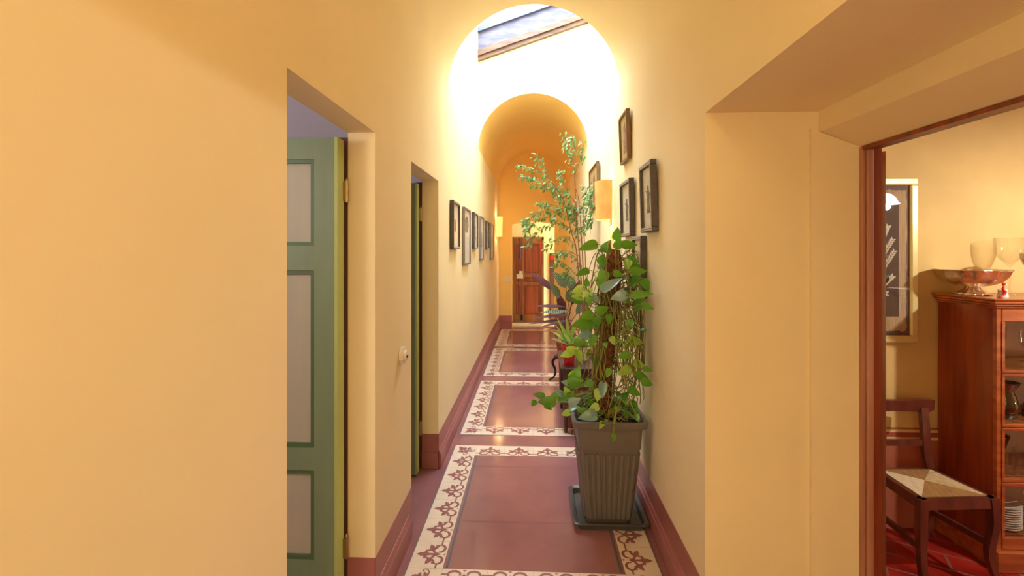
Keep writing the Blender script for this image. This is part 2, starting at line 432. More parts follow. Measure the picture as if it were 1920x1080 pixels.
# ---------- cement-tile borders ----------
def ribbon(mb, pts, wd, T, mi):
    vs = []; n = len(pts)
    for i, p in enumerate(pts):
        a = pts[max(i-1,0)]; b = pts[min(i+1,n-1)]
        dx, dy = b[0]-a[0], b[1]-a[1]; L = math.hypot(dx,dy) or 1
        ww = wd(i/(n-1)) if callable(wd) else wd
        vs.append(T(p[0]-dy/L*ww/2, p[1]+dx/L*ww/2)); vs.append(T(p[0]+dy/L*ww/2, p[1]-dx/L*ww/2))
    mb.add(vs, [(2*i,2*i+1,2*i+3,2*i+2) for i in range(n-1)], mi)
LOBE = [(.006,0),(.0065,.028),(.010,.036),(.023,.036),(.030,.049),(.018,.050),(.011,.056),(.012,.066),(0,.084)]
def palm(mb, T, cx, cy, ang, sc, mi):
    pts = [(x,y) for x,y in LOBE]+[(-x,y) for x,y in LOBE[-2::-1]]
    ca, sa = math.cos(ang), math.sin(ang)
    q = [T(cx+(x*ca+y*sa)*sc, cy+(-x*sa+y*ca)*sc) for x,y in pts]
    c0 = T(cx, cy); n = len(q)
    # strips between mirrored points
    vs = q; k = len(LOBE); fs = []
    for i in range(k-1):
        a, b = i, i+1; a2, b2 = n-1-i, n-2-i
        fs.append((a,b,b2,a2) if b != b2 else (a,b,a2))
    mb.add(vs, fs, mi)
def motif(mb, T, mi, sc=1):
    cy = .056
    palm(mb, T, 0, cy, 0, 1.12, mi); palm(mb, T, 0, cy, 1.10, .98, mi); palm(mb, T, 0, cy, -1.10, .98, mi)
    mb.add([T(x,y) for x,y in ((0,.032),(.012,.048),(.010,.064),(0,.074),(-.010,.064),(-.012,.048))], [(0,1,2,3,4,5)], mi)
    for s in (-1,1):
        pts = []
        for i in range(15):
            a = math.radians(165+i*17.5); rad = .0235
            pts.append((s*(.043+rad*math.cos(a)*1.15), .038+rad*math.sin(a)))
        ribbon(mb, pts, lambda t: .007+.007*math.sin(PI*min(1,t*1.1)), T, mi)
        ex, ey = pts[-1]
        mb.add([T(ex+.010*math.cos(2*PI*k/8), ey+.010*math.sin(2*PI*k/8)) for k in range(8)], [tuple(range(8))], mi)
        ribbon(mb, [(s*.066,.036),(s*.084,.037),(s*.1,.037)], .008, T, mi)
        mb.add([T(s*.086+.008*math.cos(2*PI*k/6), .037+.005*math.sin(2*PI*k/6)) for k in range(6)], [tuple(range(6))], mi)
    mb.add([T(-.009,.006),T(.009,.006),T(0,.017)], [(0,1,2)], mi)
BW = .168; PX0, PX1 = -.60, .605
def border(name, yf):
    """one oblong of border tiles whose far edge lies at yf"""
    class LMB(MB):
        cnt = 0
        def add(s, vs, fs, mi=0, uvs=None):
            if mi == 1: s.cnt += 1; vs = [(v[0],v[1],v[2]+(s.cnt%16)*2e-5) for v in vs]
            return MB.add(s, vs, fs, mi, uvs)
    mb = LMB(); y1 = yf; y0 = yf-1.54; z = .0015
    ny, nx = 6, 4; ty = (1.54-2*BW)/ny; tx = (PX1-PX0-2*BW)/nx
    def quad(xa, ya, xb, yb, zz, mi): mb.add([(xa,ya,zz),(xb,ya,zz),(xb,yb,zz),(xa,yb,zz)], [(0,1,2,3)], mi)
    for xa, ya, xb, yb in ((PX0,y0,PX0+BW,y1),(PX1-BW,y0,PX1,y1),(PX0+BW,y0,PX1-BW,y0+BW),(PX0+BW,y1-BW,PX1-BW,y1)): quad(xa,ya,xb,yb,z,0)
    # grey joints
    g = .006
    for xa, ya, xb, yb in ((PX0-g,y0-g,PX0,y1+g),(PX1,y0-g,PX1+g,y1+g),(PX0,y0-g,PX1,y0),(PX0,y1,PX1,y1+g)): quad(xa,ya,xb,yb,z,2)
    i0 = BW+.012
    for xa, ya, xb, yb in ((PX0+i0,y0+i0,PX0+i0+.012,y1-i0),(PX1-i0-.012,y0+i0,PX1-i0,y1-i0)): quad(xa,ya,xb,yb,z,2)
    for i in range(ny+1):
        yy = y0+BW+i*ty
        quad(PX0,yy-.001,PX0+BW,yy+.001,z+.0004,3); quad(PX1-BW,yy-.001,PX1,yy+.001,z+.0004,3)
    for i in range(nx+1):
        xx = PX0+BW+i*tx
        quad(xx-.001,y0,xx+.001,y0+BW,z+.0004,3); quad(xx-.001,y1-BW,xx+.001,y1,z+.0004,3)
    zz = z+.0008
    for i in range(ny):
        yy = y0+BW+(i+.5)*ty
        motif(mb, lambda u,v: (PX0+BW-v, yy+u*ty/.2, zz), 1); motif(mb, lambda u,v: (PX1-BW+v, yy+u*ty/.2, zz), 1)
    for i in range(nx):
        xx = PX0+BW+(i+.5)*tx
        motif(mb, lambda u,v: (xx+u*tx/.2, y1-BW+v, zz), 1); motif(mb, lambda u,v: (xx+u*tx/.2, y0+BW-v, zz), 1)
    for cx, cy, sx, sy in ((PX0+BW,y1-BW,-1,1),(PX1-BW,y1-BW,1,1),(PX0+BW,y0+BW,-1,-1),(PX1-BW,y0+BW,1,-1)):
        r = math.sqrt(.5)
        def T(u, v, cx=cx, cy=cy, sx=sx, sy=sy): 
            return (cx+sx*(v*r+u*r), cy+sy*(v*r-u*r), zz)
        palm(mb, T, 0, .09, 0, 1.25, 1); palm(mb, T, 0, .09, .95, .9, 1); palm(mb, T, 0, .09, -.95, .9, 1)
        palm(mb, T, 0, .09, 1.9, .5, 1); palm(mb, T, 0, .09, -1.9, .5, 1)
        for s in (-1,1):
            pts = [(s*(.002+.0), .085), (s*.02,.06), (s*.045,.055), (s*.055,.068), (s*.045,.078)]
            ribbon(mb, pts, .007, T, 1)
    o = mb.build(name, [M['tile'], M['motif'], M['grout'], M['grout_pale']])
    # all faces up
    me = o.data
    import bmesh
    bm = bmesh.new(); bm.from_mesh(me); bm.normal_update()
    for f in bm.faces:
        if f.normal.z < 0: f.normal_flip()
    bm.to_mesh(me); bm.free()
    return struct(o)
for i, yf in enumerate((3.535, 5.285, 7.03, 8.72)): border('trim_%d' % (i+1), yf)
# faint slab joint lines of the red floor
mb = MB()
for yf in (3.20, 2.55):
    mb.add([(PX0+BW+.03,yf,.0006),(PX1-BW-.03,yf,.0006),(PX1-BW-.03,yf+.003,.0006),(PX0+BW+.03,yf+.003,.0006)], [(0,1,2,3)])
struct(mb.build('trim_6', mat('slab_joint', (116,66,66), .5)))

# ---------- green doors ----------
def green_door(name, Xh, Yn, n_lab, zt, zbot=.012):
    rt = sroot(name, (Xh, Yn, 0)); T = .046; Wd = .70
    x1 = Xh; x0 = Xh-Wd; st = .083
    cuts = [(.285,.645),(.735,1.447),(1.545,1.893)]
    mb = MB()
    y0, y1 = Yn, Yn+T
    mb.box((x1-st,y0,zbot),(x1,y1,zt)); mb.box((x0,y0,zbot),(x0+st,y1,zt))
    zz = [zbot]+[v for c in cuts for v in c]+[zt]
    for i in range(0, len(zz), 2): mb.box((x0+st,y0,zz[i]),(x1-st,y1,zz[i+1]))
    leaf = mb.build('door_leaf', M['green'], rt)
    for a, b in cuts:
        MB().box((x0+st,y0+.016,a),(x1-st,y1-.012,b)).build('door_panel', M['panel_grey'], leaf)
        k = MB(); e = .016
        for bx in ((x0+st,a,x1-st,a+e),(x0+st,b-e,x1-st,b),(x0+st,a+e,x0+st+e,b-e),(x1-st-e,a+e,x1-st,b-e)):
            k.box((bx[0],y0+.004,bx[1]),(bx[2],y0+.016,bx[3]))
        k.build('panel_moulding', M['green_dark'], leaf)
    # rebated edge facing the corridor, its light put into a paler green
    MB().box((x1,y0+.0,zbot),(x1+.012,y1+.012,zt)).box((x1-.0,y1,zbot),(x1+.006,y1+.032,zt-.01)).build('edge_strip', M['green_edge'], rt)
    for hz in (.30, 1.77):
        h = MB(); c = (x1+.022, y1+.018)
        h.tube([(c[0],c[1],hz-.045),(c[0],c[1],hz+.045)], .008, 10); h.tube([(c[0],c[1],hz+.045),(c[0],c[1],hz+.056)], [.006,.002], 8)
        h.box((x1+.002,y1+.006,hz-.04),(c[0],y1+.012,hz+.04))
        h.build('hinge', M['brass'], rt, smooth=True)
    return rt
pd1 = on_x(628,0,-.790)
green_door('door_1', -.792, pd1.y, '', on_x(628,257,-.79).z)
pd2 = on_x(779,0,-.790)
green_door('door_2', -.792, pd2.y, '', on_x(779,343,-.79).z)
# dark posts of the door frames beyond the leaves
mb = MB()
for yy in (D1b, D2b): mb.box((-W-WLT-.05,yy-.004,0),(-W-WLT-.001,yy+.06,2.0))
struct(fixn(mb.build('trim_7', mat('dark_frame_wood', (88,52,34), .6))))
# rooms behind the green doors
mb = MB(); X0, X1, Y0, Y1, ZZ = -3.4, -W-WLT-.001, -.6, 5.4, 2.75
mb.add([(X0,Y0,0),(X0,Y1,0),(X0,Y1,ZZ),(X0,Y0,ZZ)], [(0,1,2,3)]); mb.add([(X0,Y0,0),(X1,Y0,0),(X1,Y0,ZZ),(X0,Y0,ZZ)], [(0,1,2,3)]); mb.add([(X0,Y1,0),(X1,Y1,0),(X1,Y1,ZZ),(X0,Y1,ZZ)], [(0,1,2,3)])
mb.add([(X0,D2a-.3,0),(X1,D2a-.3,0),(X1,D2a-.3,ZZ),(X0,D2a-.3,ZZ)], [(0,1,2,3)])
struct(mb.build('wall_rooms', M['lavender']))
struct(MB().box((X0,Y0,ZZ),(X1,Y1,ZZ+.05)).build('ceiling_rooms', M['lavender']))
struct(MB().box((X0,Y0,-.06),(-.80,Y1,0)).build('floor_rooms', mat('brown_floor', (150,98,74), .5, var=.2)))

# ---------- end door ----------
YD = YV-.001
e0 = on_y(961,0,YD).x-.03; e1 = on_y(1019.5,0,YD).x; ez = on_y(990,444.5,YD).z; em = on_y(978,0,YD).x
rt = sroot('door_3', ((e0+e1)/2, YD, 0))
mb = MB()
mb.box((e0,YD-.05,.02),(e0+.05,YD,ez)); mb.box((e1-.035,YD-.05,.02),(e1,YD,ez)); mb.box((e0,YD-.05,ez-.06),(e1,YD,ez)); mb.build('door_frame', M['wood_end'], rt)
def ez_(y): return on_y(990,y,YD).z
for xa, xb in ((em-.40,em-.003),(em+.003,e1-.035)):
    xa = max(xa, e0+.05)
    st = .045
    lf = MB().box((xa,YD-.035,.03),(xa+st,YD-.005,ez-.06)).box((xb-st,YD-.035,.03),(xb,YD-.005,ez-.06))
    pans = [(ez_(590),ez_(534)),(ez_(529),ez_(519)),(ez_(513),ez_(457))]
    zz = [.03]+[v for c in pans for v in c]+[ez-.06]
    for i in range(0,len(zz),2): lf.box((xa+st,YD-.035,zz[i]),(xb-st,YD-.005,zz[i+1]))
    L = lf.build('door_leaf', M['wood_end'], rt)
    for a, b in pans:
        MB().box((xa+st,YD-.02,a),(xb-st,YD-.01,b)).box((xa+st+.03,YD-.032,a+.03),(xb-st-.03,YD-.018,b-.03), bev=.01).build('door_panel', M['wood_edge'], L)
MB().box((em-.015,YD-.045,ez_(600)),(em+.02,YD-.03,ez_(448))).build('meeting_strip', M['wood_edge'], rt)
MB().box((em-.10,YD-.065,ez_(522)),(em+.03,YD-.035,ez_(514))).box((em-.05,YD-.07,ez_(516)),(em+.02,YD-.045,ez_(508)), bev=.004).build('bolt', M['steel'], rt)
MB().box((em-.02,YD-.06,ez_(600)),(em+.03,YD-.04,ez_(590))).build('floor_bolt', M['iron'], rt)
tag(MB().tube([(em-.03,YD-.06,ez_(448)),(em-.032,YD-.065,ez_(466)),(em-.028,YD-.065,ez_(484))], [.008,.016,.02], 8).build('key_tassel', M['cord_blue'], smooth=True), 'dark blue cord tassel hanging on the upper left of the far wooden door', 'tassel')
rx = on_y(1014,0,YD).x
tag(MB().tube([(rx,YD-.06,ez_(452)),(rx,YD-.065,ez_(470)),(rx,YD-.065,ez_(488))], [.004,.009,.011], 8).build('hanging_ornament', M['red'], smooth=True), 'thin red ornament hanging on the upper right of the far wooden door', 'ornament')
# tall narrow dark panel beside it
b0 = on_y(1030.5,0,YV).x; b1 = on_y(1041,0,YV).x+.1
t = thing('wall_panel', 'tall narrow dark brown wooden panel right of the far door, with a red notice', 'wall panel', ((b0+b1)/2, YV-.03, 0))
zb = on_y(1035,475,YV).z
MB().box((b0,YV-.04,.0),(b1,YV-.001,zb), bev=.006).build('board', mat('dark_brown_board', (84,52,36), .4), t)
MB().box((b0+.015,YV-.047,.1),(b1-.02,YV-.04,zb*.55)).build('lower_panel', mat('brown_panel', (112,62,38), .4), t)
MB().box((b0+.012,YV-.046,zb-.13),(b0+.09,YV-.041,zb-.04)).build('notice', M['red'], t)
# switch plate on the end wall
p0 = on_y(945,521,YE); p1 = on_y(957,527,YE)
t = thing('light_switch', 'small white light switch plate on the end wall left of the arch', 'light switch', ((p0.x+p1.x)/2, YE, p1.z))
MB().box((p0.x,YE-.009,p1.z),(p1.x,YE-.001,p0.z), bev=.003).build('plate', M['plastic_white'], t)
MB().box((p0.x+.02,YE-.013,p1.z+.012),(p0.x+.055,YE-.009,p0.z-.012), bev=.002).build('rocker', M['white_ceramic'], t)
# wall socket between the green doors
c = on_x(751,666,-W); 
t = thing('wall_socket', 'small white octagonal wall socket with plug between the two green doors', 'wall socket', c)
pr = [(c.y+.036*math.cos(PI/8+PI*k/4)*.95, c.z+.044*math.sin(PI/8+PI*k/4)) for k in range(8)]
fixn(MB().prism(pr, 0, c.x+.001, c.x+.022).build('cover', M['plastic_white'], t))
MB().tube([(c.x+.02,c.y,c.z),(c.x+.032,c.y,c.z),(c.x+.034,c.y,c.z)], [.026,.024,.018], 16).build('plug', M['plastic_white'], t, smooth=True)
MB().ball((c.x+.036,c.y-.008,c.z-.004), .006, 8).build('hole', M['black'], t)

# ---------- framed prints ----------
def frame(label, px0, px1, ytop, ybot, side, kind, group, t=.032, fw=.022, fy=None, tilt=0., art='figure', pylean=None):
    X = side*W; Xf = X-side*t
    if side > 0:
        yn = on_x(px1, 0, X).y; yf = on_x(px0, 0, Xf).y; pn = on_x(px1-5, ytop, Xf); pb = on_x(px1-5, ybot, Xf)
    else:
        yn = on_x(px0, 0, X).y; yf = on_x(px1, 0, Xf).y; pn = on_x(px0+4, ytop, Xf); pb = on_x(px0+4, ybot, Xf)
    z1, z0 = pn.z, pb.z
    X -= side*.002
    rt = thing('picture_frame', label, 'framed print', (X, (yn+yf)/2, z0), group)
    fm = {'ornate': M['frame_dark'], 'brown': M['frame_brown'], 'grey': M['frame_grey']}[kind]
    mb = MB()
    for a, b, c_, d_ in ((yn,z0,yf,z0+fw),(yn,z1-fw,yf,z1),(yn,z0+fw,yn+fw,z1-fw),(yf-fw,z0+fw,yf,z1-fw)):
        mb.box((X,a,b),(Xf,c_,d_), bev=.003)
    fr = mb.build('frame', fm, rt)
    if kind == 'ornate':
        bd = MB(); st = .012
        def beads(y, z): bd.ball((Xf,y,z), .0052, 6, sc=(.6,1,1))
        y = yn+.01
        while y < yf-.008:
            for z in (z0+fw*.35, z0+fw*.75, z1-fw*.35, z1-fw*.75): beads(y, z)
            y += st
        z = z0+.02
        while z < z1-.02:
            for yy in (yn+fw*.5, yf-fw*.5): beads(yy, z)
            z += st
        bd.build('beading', M['frame_bead'], fr, smooth=True)
    xm = X-side*t*.45
    MB().box((X,yn+fw-.004,z0+fw-.004),(xm,yf-fw+.004,z1-fw+.004)).build('paper', M['paper_old'] if art == 'old' else M['paper'], rt)
    cy, cz = (yn+yf)/2, (z0+z1)/2; hh = z1-z0; ww = yf-yn
    def plate(pts, m, name='print'):
        x = xm-side*.002
        fixn(MB().prism([(cy+a*ww, cz+b*hh) for a,b in pts], 0, xm, x).build(name, m, rt))
    if art == 'figure':   # a small standing figure engraving
        plate([(-.07,-.2),(.08,-.2),(.06,-.12),(.09,-.04),(.07,.04),(.12,.10),(.05,.09),(.04,.14),(-.02,.15),(-.04,.09),(-.08,.05),(-.05,-.04)] if kind != 'ornate' else [(-.13,-.22),(.14,-.22),(.09,-.12),(.13,-.03),(.09,.05),(.2,.12),(.08,.10),(.07,.17),(-.04,.18),(-.06,.10),(-.14,.05),(-.08,-.04)], M['ink'])
    elif art == 'small':
        plate([(-.16,-.15),(.16,-.15),(.16,.13),(-.16,.13)], M['paper_old'], 'print'); 
        x = xm-side*.0035
        fixn(MB().prism([(cy+a*ww, cz+b*hh) for a,b in ((-.08,-.1),(.06,-.12),(.1,-.02),(.04,.09),(-.06,.06))], 0, xm, x).build('engraving', M['ink_brown'], rt))
    elif art == 'box':
        plate([(-.14,.02),(.14,.02),(.14,.26),(-.14,.26)], M['paper_line']); 
    elif art == 'old':
        plate([(-.16,-.3),(.12,-.32),(.18,-.1),(.06,.06),(.12,.22),(-.04,.32),(-.14,.16),(-.2,-.05)], M['ink_brown'])
    elif art == 'tree':
        plate([(-.28,.1),(-.1,.06),(.2,.08),(.3,.2),(.24,.32),(0,.36),(-.26,.3)], M['ink']); 
    gx = X-side*t*.75
    MB().box((gx,yn+fw-.002,z0+fw-.002),(gx-side*.0015,yf-fw+.002,z1-fw+.002)).build('pane', M['pane'], rt)
    if tilt:
        # hung from the top so that it leans out a little
        rt.rotation_euler = (0, -side*tilt, 0)
    return rt
GR = 'framed prints on the right corridor wall'; GL = 'framed prints in a row on the left corridor wall'
frame('slim brown framed print hung highest on the right wall, above the others', 1162, 1185, 197, 293, 1, 'brown', GR, t=.03, fw=.018, tilt=.035, art='old')
frame('largest dark carved frame with a grey figure engraving, nearest on the right wall', 1201, 1236, 291, 432, 1, 'ornate', GR, t=.036, fw=.026, tilt=.03)
frame('dark carved frame with a grey figure engraving, just right of the glowing wall lamp', 1163, 1192, 328, 441, 1, 'ornate', GR, t=.036, fw=.024, tilt=.02)
frame('brown frame with an aged print, left of the lamp and half behind fig leaves', 1105, 1126, 300, 385, 1, 'brown', GR, t=.03, fw=.018, tilt=.02, art='old')
frame('dark carved frame partly hidden behind the climbing plant leaves, lowest on the right wall', 1184, 1213, 441, 564, 1, 'ornate', GR, t=.036, fw=.024, art='box')
L = [('wide dark frame with a small brown print on white, nearest on the left wall', 843,863,372,467,'ornate','small'),
     ('tall pewter frame with a yellowed print, second from the front on the left wall', 866,883,386,498,'grey','tree'),
     ('dark frame, third from the front on the left wall, beside the tall pewter frame', 884,897,396,467,'ornate','figure'),
     ('tall narrow pewter frame, fourth from the front on the left wall', 898,908,405,488,'grey','figure'),
     ('short dark frame, fifth from the front on the left wall', 909,918,413,468,'ornate','figure'),
     ('tall thin pewter frame closest to the small lit lamp on the left wall', 917.5,926,419,487,'grey','figure')]
for lb, a, b, c_, d_, k, ar in L: frame(lb, a, b, c_, d_, -1, k, GL, t=.034 if k == 'ornate' else .028, fw=.02, art=ar)

# ---------- wall lamps ----------
def sconce(px, ytop, ybot, side, label, R_, power, far=False):
    c = on_x(px, (ytop+ybot)/2, side*W); X = side*W
    z1 = on_x(px, ytop, side*W).z; z0 = on_x(px, ybot, side*W).z
    rt = thing('wall_lamp', label, 'wall lamp', (X, c.y, z0-.06), 'shaded wall lamps')
    # half-round parchment shade, open above and below
    mb = MB(); n = 18; vs = []; fs = []
    for j, (z, rr, th) in enumerate(((z0,R_,0),(z1,R_*1.1,0),(z1,R_*1.1-.004,0),(z0,R_-.004,0))):
        for i in range(n+1):
            a = PI*i/n
            vs.append((X-side*(.012+math.sin(a)*rr*1.0), c.y-math.cos(a)*rr, z))
    for j in range(3):
        for i in range(n): fs.append((j*(n+1)+i, j*(n+1)+i+1, (j+1)*(n+1)+i+1, (j+1)*(n+1)+i))
    mb.add(vs, fs)
    mb.build('lamp_shade', M['shade_far'] if far else M['shade'], rt, smooth=True)
    bp = MB().box((X-side*.012,c.y-.03,z0-.05),(X-side*.001,c.y+.03,z0+.09), bev=.004)
    bp.tube([(X-side*.01,c.y,z0+.02),(X-side*.05,c.y,z0+.02),(X-side*.05,c.y,z0+.06)], .006, 8)
    bp.build('wall_plate', M['brass'], rt)
    MB().ball((X-side*.05,c.y,z0+.085), .022, 12, sc=(1,1,1.3)).build('bulb', M['bulb'], rt, smooth=True)
    for zz, pw in ((z1+.02,power),(z0-.035,power*.8)):
        ld = bpy.data.lights.new('sconce_light', 'POINT'); ld.energy = pw; ld.color = (1,.62,.24); ld.shadow_soft_size = .02
        lo = bpy.data.objects.new('sconce_light', ld); C.objects.link(lo); lo.location = (X-side*.05, c.y, zz)
    return rt
sconce(1146, 341, 412, 1, 'glowing parchment half-shade wall lamp between pictures on the right wall', .115, 2.2)
sconce(930, 407, 443, -1, 'small glowing pierced wall lamp at the far end of the left wall', .10, 5, far=True)

# =====================================================================
#  PLANTS
# =====================================================================
# saucer
sc_c = Vector((.428, 2.68, 0)); hs = .205
def ring_prof(mb, c, prof, cr=.03, mi=0):
    """rounded-square lathe: prof = (half, z)"""
    n = 6; vs = []; per = 4*(n+1)
    for (h, z) in prof:
        r = min(cr, h*.4)
        for q, (sx, sy) in enumerate(((1,1),(-1,1),(-1,-1),(1,-1))):
            for i in range(n+1):
                a = q*PI/2+i/n*PI/2
                vs.append((c[0]+sx*(h-r)+r*math.cos(a), c[1]+sy*(h-r)+r*math.sin(a), c[2]+z))
    fs = [(i*per+k, i*per+(k+1)%per, (i+1)*per+(k+1)%per, (i+1)*per+k) for i in range(len(prof)-1) for k in range(per)]
    mb.add(vs, fs, mi); mb.add([vs[k] for k in range(per)], [tuple(range(per))[::-1]], mi)
mb = MB(); ring_prof(mb, sc_c, [(hs-.025,.001),(hs-.02,.03),(hs-.0,.036),(hs+.002,.042),(hs-.004,.046),(hs-.022,.040),(hs-.03,.012)])
per = 28; fl = mb.v[6*per:7*per]; mb.add(fl, [tuple(range(per))])
tag(mb.build('plant_saucer', M['saucer'], smooth=True), 'dark plastic square saucer on the floor under the ribbed planter', 'saucer')
# planter
PC = Vector((.42, 2.665, .014)); 
pp = thing('potted_pothos', 'tall ribbed taupe planter with a climbing pothos trained on a brown pole', 'potted plant', PC)
mb = MB(); zt = .585
ring_prof(mb, PC, [(.118,.0),(.122,.02),(.127,.028),(.165,.42),(.170,.43),(.178,zt-.03),(.178,zt-.028)], cr=.025)
# vertical ribs on all four faces, following the taper
for q in range(4):
    ca, sa = math.cos(q*PI/2), math.sin(q*PI/2)
    for i in range(9):
        u = (i-4)/4*.80
        for (z0, z1) in ((.03,.40),):
            h0 = .127+(.165-.127)*(z0-.028)/.392; h1 = .127+(.165-.127)*(z1-.028)/.392
            vs = []
            for z, h in ((z0,h0),(z1,h1)):
                for du, dn in ((-.0105,.0),(-.0075,.007),(.0075,.007),(.0105,.0)):
                    x, y = u*h+du, -(h+dn-.0005)
                    vs.append((PC.x+x*ca-y*sa, PC.y+x*sa+y*ca, PC.z+z))
            mb.add(vs, [(0,1,5,4),(1,2,6,5),(2,3,7,6),(4,5,6,7),(0,3,2,1)])
body = fixn(mb.build('pot', M['pot'], pp, smooth=True, sharp=25))
mb = MB(); ring_prof(mb, PC, [(.178,zt-.04),(.198,zt-.036),(.202,zt-.03),(.205,zt-.004),(.202,zt),(.186,zt),(.180,zt-.006),(.175,zt-.05)], cr=.03)
mb.f = [f for f in mb.f if len(f) == 4]; mb.m = mb.m[:len(mb.f)]
fixn(mb.build('rim', M['pot'], body, smooth=True, sharp=30))
mb = MB(); n = 14; vs = []
for i in range(n+1):
    for j in range(n+1): vs.append((PC.x+(i/n-.5)*.346, PC.y+(j/n-.5)*.346, PC.z+zt-.045+R.random()*.02))
mb.add(vs, [(i*(n+1)+j,(i+1)*(n+1)+j,(i+1)*(n+1)+j+1,i*(n+1)+j+1) for i in range(n) for j in range(n)])
mb.build('soil', M['soil'], pp, smooth=True)
# pole
pb_ = at(1126,770,2.66); pt_ = at(1152,468,2.63)
pts = []; rr = []
for i in range(15):
    t = i/14; p = pb_.lerp(pt_, t); p.z = .50+(pt_.z-.50)*t
    pts.append(p+Vector((R.uniform(-.004,.004), R.uniform(-.004,.004), 0))); rr.append(.043+.013*t+R.uniform(-.003,.003))
rr[-1] = .03
mb = MB(); mb.tube(pts, rr, 18)
for i in range(60):   # loose fibres
    t = R.random(); p = pb_.lerp(pt_, t); p.z = .52+(pt_.z-.52)*t; a = R.uniform(0,2*PI); r0 = .045+.012*t
    q = Vector((math.cos(a), math.sin(a), 0)); 
    mb.tube([p+q*r0, p+q*(r0+.012)+Vector((0,0,-.015))], .0012, 4)
mb.build('moss_pole', M['coir'], pp, smooth=True)
# vines
def spline(ps, n=6):
    out = []; ps = [Vector(p) for p in ps]
    for i in range(len(ps)-1):
        p0 = ps[max(i-1,0)]; p1 = ps[i]; p2 = ps[i+1]; p3 = ps[min(i+2,len(ps)-1)]
        for k in range(n):
            t = k/n
            out.append(.5*((2*p1)+(p2-p0)*t+(2*p0-5*p1+4*p2-p3)*t*t+(3*p1-p0-3*p2+p3)*t**3))
    out.append(ps[-1]); return out
def keep(p, m=.05):
    p.x = min(p.x, W-m); return p
vn = MB()
def polep(t): p = pb_.lerp(pt_, t); p.z = .55+(pt_.z-.55)*t; return p
for i in range(22):            # stems bound along the pole
    a = R.uniform(0, 2*PI); t0 = R.uniform(0,.15); t1 = R.uniform(.6,1.0); ps = []
    for k in range(9):
        t = t0+(t1-t0)*k/8; p = polep(t); a += R.uniform(-.35,.35); rad = .054+.01*t+R.uniform(0,.014)
        ps.append(p+Vector((math.cos(a)*rad, math.sin(a)*rad, 0)))
    vn.tube(spline(ps,4), R.uniform(.0026,.0048), 6)
tips = []
for i in range(104):            # hanging runners that arch out and fall
    t = R.uniform(.45,1.02); p = polep(t); a = R.uniform(0, 2*PI) if i < 64 else R.uniform(-1.5, .9)
    right = math.cos(a) > -.2
    out = R.uniform(.06,.22) if right else R.uniform(.05,.14)
    dr = Vector((math.cos(a), math.sin(a), 0)); drop = R.uniform(.3,.95)*(p.z-.58)
    s0 = p+dr*.05
    rise = R.uniform(.0,.05) if t > .9 else 0
    ps = [s0, p+dr*(.05+out*.45)+Vector((0,0,.02+rise)), p+dr*(.05+out*.85)+Vector((0,0,-drop*.22)),
          p+dr*(.05+out*R.uniform(.8,1.1))+Vector((R.uniform(-.03,.03),R.uniform(-.03,.03),-drop*.55)),
          p+dr*(.05+out*R.uniform(.7,1.1))+Vector((R.uniform(-.05,.05),R.uniform(-.05,.05),-drop*.85)),
          p+dr*(.05+out*R.uniform(.5,1.2))+Vector((R.uniform(-.07,.07),R.uniform(-.05,.05),-drop))]
    sp = [keep(q) for q in spline(ps,6)]
    vn.tube(sp, R.uniform(.0018,.0034), 5); tips.append(sp)
for i in range(44):            # tangle on the soil and over the rim
    a = R.uniform(0,2*PI); r0 = R.uniform(.02,.15)
    c0 = Vector((PC.x+math.cos(a)*r0, PC.y+math.sin(a)*r0, PC.z+zt-.03)); ps = [c0]
    b = R.uniform(0,2*PI)
    for k in range(4):
        b += R.uniform(-1,1); q = ps[-1]+Vector((math.cos(b)*.06, math.sin(b)*.06, 0)); q.z = PC.z+zt-.02+R.uniform(0,.09)*math.sin(PI*(k+1)/4.5)
        q.x = min(max(q.x, PC.x-.165), PC.x+.165); q.y = min(max(q.y, PC.y-.165), PC.y+.165); ps.append(q)
    vn.tube(spline(ps,4), R.uniform(.0022,.004), 5)
# the thick S-shaped stem that falls over the front rim
vn.tube(spline([polep(.02)+Vector((.02,-.08,.0)), at(1165,745,2.5), at(1155,775,2.44), at(1151,798,2.405), at(1150,815,2.42)],6), .005, 6)
